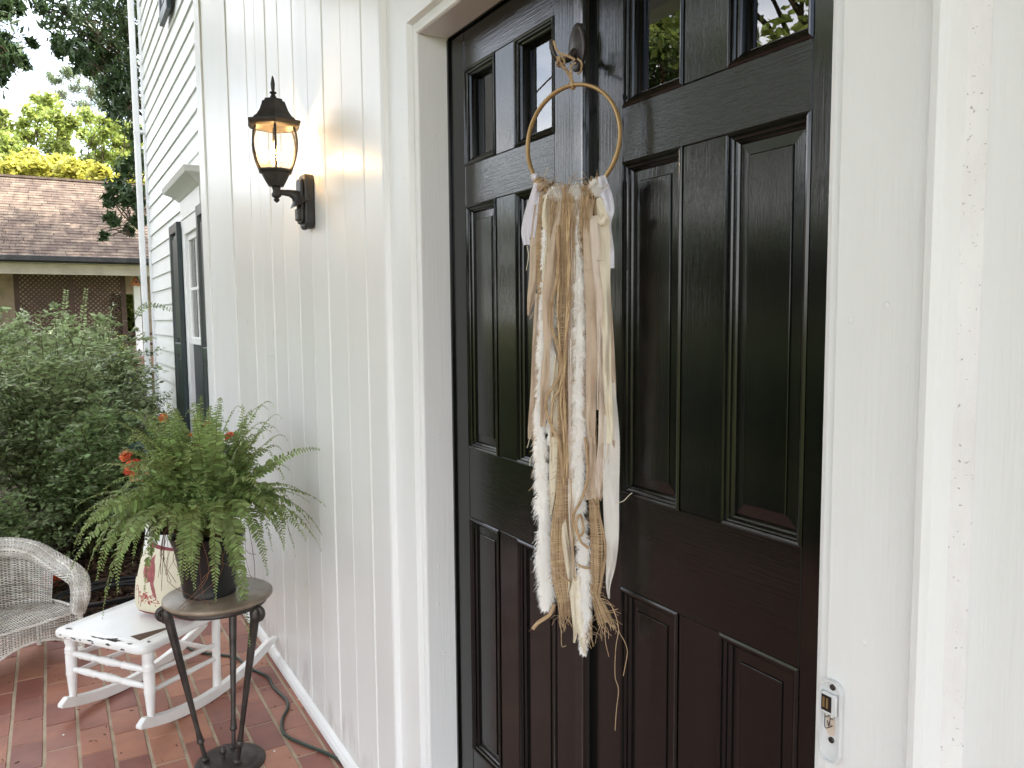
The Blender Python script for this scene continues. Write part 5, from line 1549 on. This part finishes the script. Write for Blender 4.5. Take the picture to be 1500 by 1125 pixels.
# the part of the crown whose shade lies across the lower half of the neighbour's roof
for (u, v) in ((-8, 340), (12, 350), (22, 326), (34, 316), (44, 340), (60, 352), (70, 334), (88, 350), (104, 340), (116, 324), (132, 312), (142, 330), (156, 322), (160, 348), (176, 346), (192, 356), (30, 364), (80, 366), (120, 362), (150, 366), (195, 368), (-20, 360), (185, 366), (170, 362), (100, 368), (60, 368), (20, 368)):
    d_ = ray(u, v); nrm_ = np.array([slope, 0, 1.0]); p_ = CC + d_ * (((np.array([XN, 0, ZE]) - CC) @ nrm_) / (d_ @ nrm_))
    cl.append((p_ + np.array(SUN) * rng.uniform(8.6, 9.6), .36, .9))
for (u, v) in ((200, 386), (200, 404), (201, 425), (201, 445), (185, 430), (178, 395), (165, 420), (103, 400), (60, 400), (25, 400), (140, 410)):  # unseen leaf clumps added towards the sun to shade the far porch posts
    cl.append((on_x(u, v, XN - .6) + np.array(SUN) * rng.uniform(8.6, 9.6), .36, .9))
tree("oak_tree", "dark oak with drooping leafy branches hanging past the white house corner", (-14.6, 3.4, -.3), 6.2, .30, cl, oak_leaf, .062, 340, .28, .1, .6, lim=.07, per=10, sig=.20, zs=1.15)
cl = pxc([(4, 12, 16, .8), (26, 6, 12, .5), (6, 66, 14), (18, 84, 16), (34, 92, 9, .5), (46, 60, 8, .35), (5, 116, 9, .4), (4, 96, 13), (-40, 40, 50, 2), (-40, 110, 40, 2), (-70, -20, 70, 2)], 10.5, .6)
for k in range(14): cl.append((np.array([-11.5, -3.6, 7.6]) + rng.normal(0, 1, 3) * np.array([1.3, 1.0, 1.0]), .7, 1.2))
tree("oak_tree", "dark oak branch tips reaching into the bright sky at the left edge", (-11.6, -4.2, -.3), 5.0, .26, cl, oak_leaf, .062, 340, .28, .1, .6, lim=.07, per=10, sig=.20, zs=1.15)

def px_base(u, D):
    p = at_d(u, 462, D); return (p[0], p[1], -.3)
# bright trees behind the neighbour's roof
cl = pxc([(14, 246, 15), (34, 240, 16), (56, 246, 16), (78, 242, 15), (100, 248, 16), (124, 250, 15), (146, 254, 13), (30, 262, 16), (68, 264, 16), (110, 268, 16), (150, 270, 16), (178, 266, 16), (46, 226, 10, .5), (-12, 250, 18), (200, 270, 16)], 24.5, .7)
tree("yellow_bush_tree", "low yellow-green tree glowing in sun just above the roof ridge", px_base(90, 24.5), 2.6, .10, cl, yellow_leaf, .095, 700, .5, .35, .1)
cl = pxc([(70, 150, 15), (52, 168, 16), (84, 172, 18), (62, 192, 20), (92, 196, 16), (40, 200, 15), (76, 218, 17), (104, 178, 12), (34, 178, 10, .6), (58, 146, 9, .6), (98, 220, 12), (30, 226, 12)], 33, 1.4)
tree("leafy_tree", "round light green tree in the middle behind the brown roof", px_base(70, 33), 5.2, .20, cl, sun_leaf, .10, 520, .45)
cl = pxc([(4, 186, 18), (14, 210, 18), (0, 226, 20), (22, 236, 14), (-14, 200, 26), (6, 166, 10, .5)], 31, 1.2)
tree("leafy_tree", "green tree at the left edge behind the brown roof", px_base(-4, 31), 5.0, .20, cl, sun_leaf, .10, 520, .45)
cl = pxc([(128, 172, 16), (150, 192, 17), (172, 206, 16), (138, 206, 14), (160, 178, 13), (184, 188, 15), (120, 194, 10, .6), (152, 228, 16), (178, 232, 15), (194, 214, 15), (126, 238, 10, .6), (204, 196, 14)], 36, 1.5)
tree("leafy_tree", "sunny green tree right of the round one beside the house corner", px_base(150, 36), 6.0, .22, cl, sun_leaf, .105, 520, .45)
cl = pxc([(100, 108, 12), (122, 100, 12), (142, 112, 13), (166, 100, 12), (112, 128, 11, .7), (134, 136, 12), (156, 130, 12), (82, 118, 9, .6), (90, 138, 9, .6), (176, 122, 12), (120, 154, 11, .7), (150, 152, 12), (180, 150, 14), (168, 84, 10), (150, 84, 8, .6), (190, 90, 14), (130, 84, 8, .5), (76, 112, 6, .3)], 44, 2.0)
tree("pine_tree", "tall grey-green pine rising behind the bright trees", px_base(140, 44), 9.0, .24, cl, pine_leaf, .13, 620, .16, .0, .0, lim=.08, per=30, sig=.30)
cl = pxc([(40, 250, 24), (90, 248, 24), (140, 246, 26), (190, 240, 26), (10, 250, 24), (230, 230, 30), (-30, 240, 30)], 50, 3)
tree("leafy_tree", "hazy far green tree low behind all the others", px_base(100, 50), 5, .3, cl, far_leaf, .22, 420, .5)
# green seen through the far porch
cl = [(np.array([XN - 5 + rng.normal(0, .5), 1.9 + rng.normal(0, .7), 1.8 + rng.normal(0, .6)]), .6) for k in range(26)]
tree("leafy_tree", "bright leaves seen through the right end of the lattice porch", (XN - 5.2, 1.6, -.3), 1.4, .08, cl, sun_leaf, .08, 360, .5)

# trees on the garden side: they stand behind the viewer's left shoulder and show in the glass and gloss of the doors
def round_tree(label, base, h, R_, mat, leaf, ncl=34, n_per=260, name="garden_tree", r=.28, zlo=.35):
    base = np.array(base, float); cl = []
    for k in range(ncl):
        d = rng.normal(size=3); d /= np.linalg.norm(d)
        q = rng.uniform(.35, 1.0)
        cl.append((base + np.array([d[0] * R_ * q, d[1] * R_ * q, h * (zlo + 1) / 2 + d[2] * h * (1 - zlo) / 2 * q]), R_ * .24))
    return tree(name, label, tuple(base), h * (zlo + .12), r, cl, mat, leaf, n_per, .5)
round_tree("tall spreading tree on the lawn, trunk in line with the right door's last pane", (-9.5, -10.2, -.3), 13.5, 3.6, sun_leaf, .12, 30, 240, r=.42, zlo=.22)
round_tree("tall tree on the lawn left of the spreading one", (-14.2, -11.5, -.3), 11.5, 2.6, far_leaf, .12, 26, 260, r=.36, zlo=.2)
round_tree("slim tree on the lawn nearest the porch steps", (-4.5, -12.0, -.3), 12.0, 2.8, oak_leaf, .12, 40, 280, r=.3, zlo=.25)
round_tree("tree at the far right of the lawn", (1.5, -13.0, -.3), 12.0, 3.2, far_leaf, .13, 40, 280, r=.3, zlo=.2)
for i, (x, y, h, lb) in enumerate(((-34, -17, 9, "first far round tree along the garden boundary"), (-27, -20, 8, "second far round tree along the garden boundary"), (-40, -12, 9, "third far round tree along the garden boundary, farthest left"), (-21, -24, 9, "fourth far round tree along the garden boundary, nearest the tall ones"))):
    round_tree(lb, (x, y, -.3), h, 3.6, sun_leaf if i % 2 else far_leaf, .2, 30, 180, r=.25, zlo=.05)

for i, (x, h, lb) in enumerate(((-19, 5.6, "first bushy tree of the low dark row across the lawn, farthest from the doors"), (-15, 5.2, "second bushy tree of the low dark row across the lawn"), (-11, 5.8, "third bushy tree of the low dark row across the lawn"), (-7, 5.4, "fourth bushy tree of the low dark row across the lawn"), (-3, 5.8, "fifth bushy tree of the low dark row across the lawn, nearest the steps"))):
    round_tree(lb, (x, -15.5 - .8 * (i % 2), -.3), h, 2.7, oak_leaf, .13, 26, 300, r=.2, zlo=.0)
# ------------------------------------------------------------------ shrubs beside the porch
def shrub(label, base, h, spread, nst, mat, leaf=.013, seed=0, group="shrubs in the bed beside the porch", arch=.5, npair=34, fill=1500, name="arching_shrub"):
    r_ = np.random.default_rng(seed)
    base = np.array(base, float)
    t = thing(name, label, "shrub", tuple(base), 0, group)
    sm = MB(); Vs = []
    for k in range(nst):
        az = r_.uniform(0, 2 * pi); R_ = spread * sqrt(r_.uniform(.02, 1)); hh = h * r_.uniform(.45, 1.05) * (1 - .28 * (R_ / spread))
        d = np.array([cos(az), sin(az), 0])
        a = base + d * r_.uniform(0, .25) * spread
        tip = base + d * R_ * 1.15 + np.array([0, 0, hh])
        if tip[1] > .93: tip[1] = .93 - r_.uniform(0, .1)
        c1 = a + np.array([0, 0, hh * .55]) + d * .1 * R_; c2 = base + d * R_ * .65 + np.array([0, 0, hh * (1 + .22 * arch)])
        P = bez(a, c1, c2, tip, 26)
        if k % 2 == 0: sm.tube(P[::5], np.linspace(.006, .0012, len(P[::5])), 4, False)
        m = npair
        tt = np.sort(r_.uniform(.30, 1, m)) * 25
        i = tt.astype(int).clip(0, 24); f = (tt - i)[:, None]
        C = P[i] * (1 - f) + P[i + 1] * f
        T = P[i + 1] - P[i]; T /= np.linalg.norm(T, axis=1)[:, None]
        s0 = np.cross(T, np.array([0, 0, 1.]) + r_.normal(0, .15, 3)); s0 /= np.linalg.norm(s0, axis=1)[:, None] + 1e-9
        # side twigs give each stem some breadth
        off = r_.normal(0, 1, (m, 3)) * np.array([.035, .035, .02])
        if k % 3 == 0: off *= .1
        for sg in (-1, 1):
            dd = s0 * sg * .85 + T * .45 + r_.normal(0, .22, (m, 3)); dd /= np.linalg.norm(dd, axis=1)[:, None]
            wv = np.cross(dd, np.cross(s0, T) + r_.normal(0, .3, (m, 3))); wv /= np.linalg.norm(wv, axis=1)[:, None] + 1e-9
            l = leaf * np.clip(r_.normal(1, .25, m), .5, 1.6)
            Vs.append(leaf_quads(C + off + dd * l[:, None], dd, wv, l, l * .46))
    # inner leaves
    c = r_.normal(size=(fill, 3)); c /= np.linalg.norm(c, axis=1)[:, None]
    c = base + c * r_.uniform(.2, .95, (fill, 1)) * np.array([spread * .9, spread * .9, h * .42]) + np.array([0, 0, h * .44])
    c[:, 1] = np.minimum(c[:, 1], .93 + r_.uniform(-.1, 0, fill))
    d, s = r_.normal(size=(fill, 3)), None
    d[:, 2] *= .6; d /= np.linalg.norm(d, axis=1)[:, None]
    s = np.cross(d, r_.normal(size=(fill, 3)) * .5 + np.array([0, 0, 1.])); s /= np.linalg.norm(s, axis=1)[:, None]
    l = leaf * 1.25 * np.clip(r_.normal(1, .3, fill), .5, 1.8)
    Vs.append(leaf_quads(c, d, s, l, l * .5))
    sm.build("stem", stem_m, t)
    V = np.concatenate(Vs)
    link("foliage", np_mesh("foliage", V - base, np.arange(len(V)).reshape(-1, 4)), mat, t)
    return t
shrub("tall arching shrub filling the middle of the bed in front of the lattice porch", (-7.2, -.05, -.12), 1.88, .72, 210, shrub_leaf, .0235, 1, fill=4200)
shrub("big arching shrub at the left edge behind the wicker chair", (-6.4, -.72, -.12), 1.70, .60, 190, shrub_leaf, .0210, 2, fill=3200)
shrub("tall shrub with long sprays against the white house corner", (-8.2, .36, -.15), 1.95, .60, 190, shrub_leaf, .0255, 3, fill=3800)
shrub("lower dense shrub just behind the fern and rocking chair", (-6.25, .25, -.10), 1.22, .48, 190, shrub_leaf2, .0205, 4, fill=3800)
shrub("low shrub behind the back of the wicker chair", (-5.55, -.38, -.10), .72, .40, 150, shrub_leaf2, .0185, 5, fill=3000)
shrub("shrub under the window with sprigs crossing the dark shutter", (-7.5, .66, -.12), 1.15, .34, 90, shrub_leaf, .0235, 6, fill=1500)
shrub("sunlit shrub past the downspout, lit bright yellow green", (-12.6, .75, -.25), 1.75, .55, 170, sun_leaf, .022, 7, fill=5000)
shrub("tall leafy shrub in front of the far porch's left post", (-12.5, -.60, -.25), 2.2, .70, 200, shrub_leaf, .034, 8, fill=4500)
shrub("broad shrub before the lattice of the far porch", (-13.5, .30, -.25), 2.02, .85, 220, shrub_leaf, .036, 9, fill=5000)
# foundation shrubs in front of the porch, seen only in the gloss of the doors
for i, (x, h, lb) in enumerate(((-8.6, 1.9, "first clipped shrub in the row along the porch front, farthest from the doors"), (-7.4, 2.1, "second shrub in the row along the porch front"), (-6.2, 2.2, "third shrub in the row along the porch front"), (-5.0, 2.0, "fourth shrub in the row along the porch front"), (-3.8, 2.2, "fifth shrub in the row along the porch front"), (-2.6, 2.0, "sixth shrub in the row along the porch front, nearest the steps"))):
    shrub(lb, (x, -3.7 - .25 * (i % 2), -.28), h, .8, 90, shrub_leaf, .035, 30 + i, group="shrubs along the porch front", npair=26, fill=2600)
# loose sprays reaching up out of the mass
def spray(label, p0, p1, p2, n, leaf, mat, seed):
    r_ = np.random.default_rng(seed)
    t = thing("shrub_spray", label, "branch", tuple(p0), 0, "long sprays above the shrubs")
    P = spline([p0, p1, p2], 40)
    MB().tube(P[::3], np.linspace(.004, .001, len(P[::3])), 4, False).build("stem", stem_m, t)
    C = P[np.linspace(6, 39, n).astype(int)]; T = np.gradient(P, axis=0)[np.linspace(6, 39, n).astype(int)]; T /= np.linalg.norm(T, axis=1)[:, None]
    vd = C - CC; vd /= np.linalg.norm(vd, axis=1)[:, None]
    X = np.cross(T, vd); X /= np.linalg.norm(X, axis=1)[:, None]
    Vs = []
    for sg in (-1, 1):
        dd = X * sg + T * .35 + r_.normal(0, .2, (n, 3)); dd /= np.linalg.norm(dd, axis=1)[:, None]
        wv = np.cross(dd, vd + r_.normal(0, .3, (n, 3))); wv /= np.linalg.norm(wv, axis=1)[:, None]
        l = leaf * np.linspace(1.1, .6, n) * r_.uniform(.8, 1.2, n)
        Vs.append(leaf_quads(C + dd * l[:, None], dd, wv, l, l * .45))
    V = np.concatenate(Vs)
    link("leaves", np_mesh("leaves", V - np.array(p0), np.arange(len(V)).reshape(-1, 4)), mat, t)
for i, (lb, a, b, c, D) in enumerate((
        ("pale spray leaning left above the middle shrub", (88, 570), (70, 520), (28, 472), 6.2), ("long pale spray reaching to the left edge", (80, 560), (40, 520), (-5, 500), 6.0), ("pale spray at the left edge below the long one", (60, 560), (25, 545), (-6, 540), 5.9),
        ("upright spray in the middle of the shrubs", (120, 580), (122, 530), (128, 470), 6.4), ("spray leaning right towards the house corner", (128, 560), (140, 510), (160, 462), 6.6), ("level spray low in the middle of the shrubs", (120, 560), (145, 552), (172, 553), 6.1),
        ("spray rising before the right half of the lattice", (118, 500), (122, 460), (126, 424), 11.8), ("spray rising before the left half of the lattice", (90, 500), (94, 455), (97, 426), 11.6),
        ("thin sprig crossing the clapboards left of the shutter", (196, 470), (215, 447), (252, 454), 7.2), ("twig crossing low in front of the clapboards", (205, 640), (230, 600), (252, 572), 6.9), ("upright twig before the downspout foot", (224, 650), (222, 610), (225, 570), 6.9),
        ("spray in front of the downspout at porch level", (214, 640), (208, 600), (212, 560), 7.4))):
    spray(lb, at_d(a[0], a[1], D), at_d(b[0], b[1], D), at_d(c[0], c[1], D), 20, .0165 * D / 6.2, shrub_leaf, 40 + i)

# ------------------------------------------------------------------ orange roses behind the fern
RD = 4.12
root = np.array([-4.74, .52, -.10])
rb = thing("rose_plant", "orange roses with blue green leaves rising behind the fern near the wall corner", "flowers", tuple(root))
def rose(c, R_, up, seed, open_=1.0):
    r_ = np.random.default_rng(seed)
    up = np.array(up, float); up /= np.linalg.norm(up)
    u = np.cross(up, [.3, .2, .9]); u /= np.linalg.norm(u); w = np.cross(up, u)
    mb = MB()
    for ringi, (n, tl, ln, wd) in enumerate(((4, .12, .65, .40), (5, .45, .85, .5), (7, .85, 1.0, .55), (9, 1.25, 1.08, .6), (9, 1.6, 1.1, .6))):
        if ringi > 2 and open_ < .8: break
        for k in range(n):
            a = 2 * pi * (k + .37 * ringi) / n + r_.normal(0, .12)
            o = u * cos(a) + w * sin(a); s = np.cross(up, o)
            t = tl * open_ + r_.normal(0, .08)
            L = R_ * ln * r_.uniform(.9, 1.1)
            P = np.zeros((5, 5, 3))
            for i, q in enumerate(np.linspace(0, 1, 5)):
                ang = t * (.35 + .8 * q)
                pos = np.array(c) + o * (L * q * sin(ang) + R_ * .06) + up * (L * q * cos(ang))
                for j, e in enumerate(np.linspace(-1, 1, 5)):
                    wv = R_ * wd * (sin(pi * min(.95, .18 + q * .72))) * e
                    cup = -o * (abs(e) ** 2) * R_ * -.16 + up * abs(e) * R_ * .05
                    P[i, j] = pos + s * wv + cup * q + r_.normal(0, .03 * R_, 3) * q
            mb.grid(P)
    return mb.build("rose", rose_m, rb, smooth=True, auto=180)
roses = [(241, 615, 9, .75), (202, 689, 16, 1.1), (185, 668, 8, .95), (305, 624, 7, .7), (336, 640, 7, .8), (270, 640, 10, 1.1), (262, 650, 7, 1.0), (286, 656, 7, 1.0)]
for i, (u, v, rp, op) in enumerate(roses):
    c = at_d(u, v, RD + rng.uniform(-.06, .12)); R_ = rp * RD / FPX
    upv = np.array([.55 + rng.normal(0, .25), -.2 + rng.normal(0, .25), .75])
    rose(c, R_, upv, 60 + i, op)
    q = root + np.array([rng.normal(0, .02), rng.normal(0, .02), .0])
    MB().tube(spline([q, q + (c - q) * .5 + np.array([rng.normal(0, .03), rng.normal(0, .03), .06]), c], 14), .0028, 5).build("stem", stem_m, rb, smooth=True)
for i, (u, v) in enumerate(((222, 645), (232, 655), (215, 660), (228, 668), (258, 622), (256, 632), (244, 640), (214, 676), (196, 655), (196, 678), (262, 640), (250, 650), (240, 668), (222, 690), (210, 648), (225, 632), (330, 655), (298, 640))):
    c = at_d(u, v, RD + rng.uniform(-.05, .1))
    for k in range(2):
        d, s = rand_dirs(1, .3, .1); d, s = d[0], s[0]; n_ = np.cross(d, s); L, Wd = .046 * rng.uniform(.8, 1.25), .030
        P = np.array([[c + d * L * (q - .5) * 2 * .5 + s * e * Wd * sin(pi * min(.97, .06 + .9 * q)) + n_ * (abs(e) * .006 - .008 * q * q) for e in (-1, -.5, 0, .5, 1)] for q in np.linspace(0, 1, 7)])
        MB().grid(P).build("leaf", rose_leaf, rb, smooth=True)
# another orange bloom low in the bed, seen through the chair arm
ob = at_d(70, 852, 5.0)
of = thing("orange_flower", "orange bloom low in the bed seen through the wicker chair arm", "flowers", (ob[0], ob[1], -.08))
sv = rb; rb = of
for i, (du, dv, rp) in enumerate(((0, 0, 13), (8, -4, 9), (-8, 3, 10))): rose(at_d(70 + du, 852 + dv, 5.0), rp * 5 / FPX, (.8, .1, .5), 90 + i, 1.2)
rb = sv
MB().tube(spline([(ob[0], ob[1], -.08), (ob[0] + .01, ob[1], ob[2] * .5), tuple(ob)], 8), .004, 5).build("stem", stem_m, of)
# black hose coiled on the mulch
P = []
hc = on_z(172, 885, -.04)
for a in np.linspace(0, 9 * pi, 200):
    rr = .16 + .02 * sin(a * .9) + .05 * (a / (9 * pi)); P.append(hc + np.array([rr * cos(a) * 1.0 - .1, rr * sin(a) * 1.5, .02 + .03 * (a / 28) + .008 * sin(2.3 * a)]))
tag(MB().tube(P, .009, 7).build("black_hose", rubber_black, None, smooth=True), "black hose lying coiled on the bark mulch behind the rocking chair", "hose")
